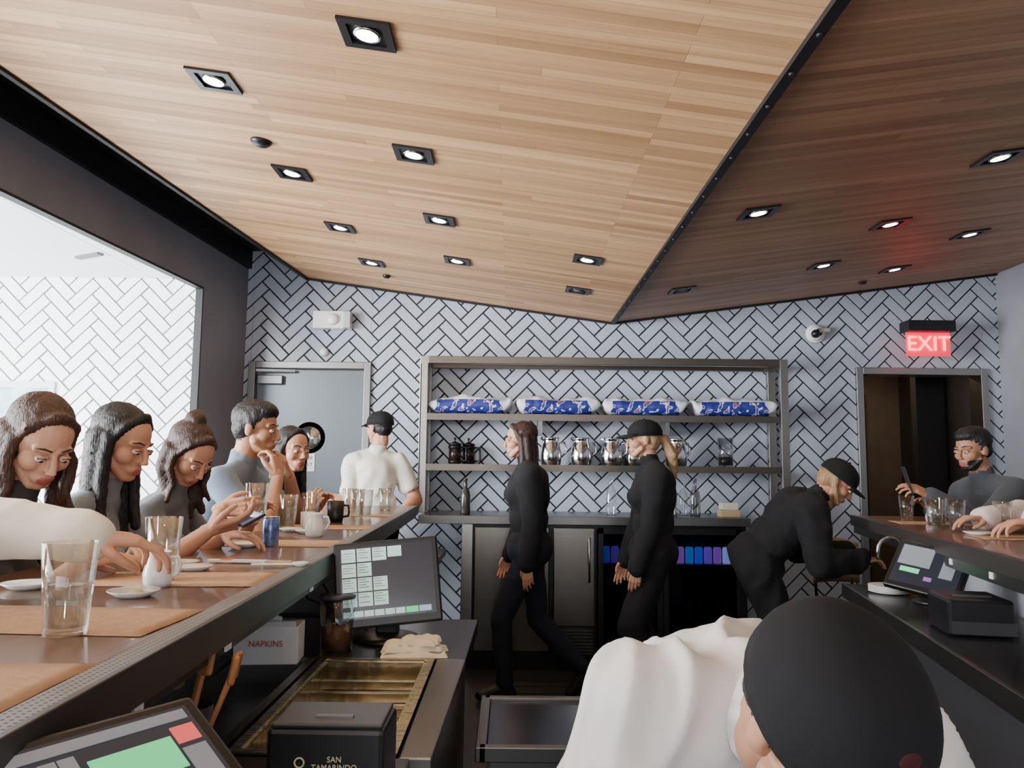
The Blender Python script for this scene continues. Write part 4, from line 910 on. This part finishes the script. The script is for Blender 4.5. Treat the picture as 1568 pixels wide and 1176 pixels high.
tube('power_cable',[(-.45,2.6,LZ+.01),(-.55,2.66,LZ+.06),(-.6,2.6,LZ+.16),(-.63,2.5,1.0),(-.62,2.4,1.04)],.004,BLACKP)
tube('power_cable',[(-.38,2.56,LZ+.06),(-.5,2.7,LZ+.03),(-.66,2.66,LZ+.1),(-.68,2.6,1.03)],.004,BLACKP)
group('plate_stack',[lathe('plate_%d'%i,[(0,0),(.06,0),(.1,.012),(.1,.015),(.06,.005),(0,.005)],(0,0,.008*i),WHITE,32) for i in range(6)],(-.55,3.3,LZ),local=True)
group('plate_stack',[lathe('plate_%d'%i,[(0,0),(.05,0),(.085,.010),(.085,.013),(.05,.005),(0,.005)],(0,0,.008*i),WHITE,32) for i in range(4)],(1.66,3.56,LZ),local=True)
group('amber_tub',[lathe('tub',[(0,0),(.05,0),(.055,.09),(.052,.09),(.047,.006),(0,.006)],(0,0,0),GA,28),lathe('lid',[(0,.098),(.057,.096),(.057,.088),(0,.088)],(0,0,0),DKP,28)],(1.90,3.75,LZ),local=True)
def chair(x,y,r):
    WN=mat('bent_ply',(.16,.11,.07),.35,coat=.3)
    bm=bmesh.new(); g=[]
    for i in range(13):
        a=math.radians(-50+100*i/12); g.append([bm.verts.new((.22*math.sin(a),.22*math.cos(a)-.05,.62+.30*j/6*(1-.12*(abs(i-6)/6)**3))) for j in range(7)])
    for i in range(12):
        for j in range(6): bm.faces.new((g[i][j],g[i+1][j],g[i+1][j+1],g[i][j+1]))
    o=obj_bm('backrest',bm,WN,True); md=o.modifiers.new('s','SOLIDIFY'); md.thickness=.012
    ps=[o,lathe('seat',[(0,0),(.19,0),(.2,.01),(.2,.025),(0,.02)],(0,0,.45),WN,32)]
    for sx in (-1,1):
        for sy in (-1,1): ps.append(tube('leg',[(sx*.13,sy*.13,.455),(sx*.19,sy*.19,0)],.012,BLACK))
    for sx in (-1,1): ps.append(tube('back_post',[(sx*.13,.13,.46),(sx*.15,.13,.8)],.01,BLACK))
    group('dining_chair',ps,(x,y,0),rot=(0,0,r),local=True)
chair(2.25,5.45,.2)

# ------------------------------------------------------------------ light
w=bpy.data.worlds.new('daylight'); scene.world=w; w.use_nodes=True
bg=w.node_tree.nodes['Background']; bg.inputs[0].default_value=(.82,.89,1,1); bg.inputs[1].default_value=.65
def area(name,loc,target,sx,sy,e,col):
    l=bpy.data.lights.new(name,'AREA'); l.shape='RECTANGLE'; l.size=sx; l.size_y=sy; l.energy=e; l.color=col
    o=bpy.data.objects.new(name,l); link(o); o.location=loc; o.rotation_mode='QUATERNION'; o.rotation_quaternion=(V(target)-V(loc)).to_track_quat('-Z','Y'); return o
area('front_window_daylight',(-.6,-2.55,1.75),(-.3,3,2.0),4.0,1.8,132,(.94,.965,1))
area('annex_daylight_fill',(-6.9,3.0,1.3),(-2.5,4.0,1.9),6,2.2,1600,(.96,.98,1))  # unseen area lamp added to overexpose the annex tile wall
area('annex_overhead_fill',(-4.6,1.6,2.8),(-4.2,4.2,1.2),2.5,2.0,700,(.96,.98,1))  # added overhead lamp that brightens the annex wall; ceiling has no skylight
area('corridor_lamp',(3.2,7.4,2.55),(3.2,7.4,0),.3,.3,5,(1,.8,.55))

cam=bpy.data.cameras.new('camera'); cam.lens=28; cam.sensor_width=36; cam.clip_start=.02
co_=bpy.data.objects.new('camera',cam); link(co_)
co_.matrix_world=Matrix.Translation((0,0,1.38))@Matrix.Rotation(math.radians(96),4,'X')@Matrix.Rotation(math.radians(.6),4,'Z')
scene.camera=co_
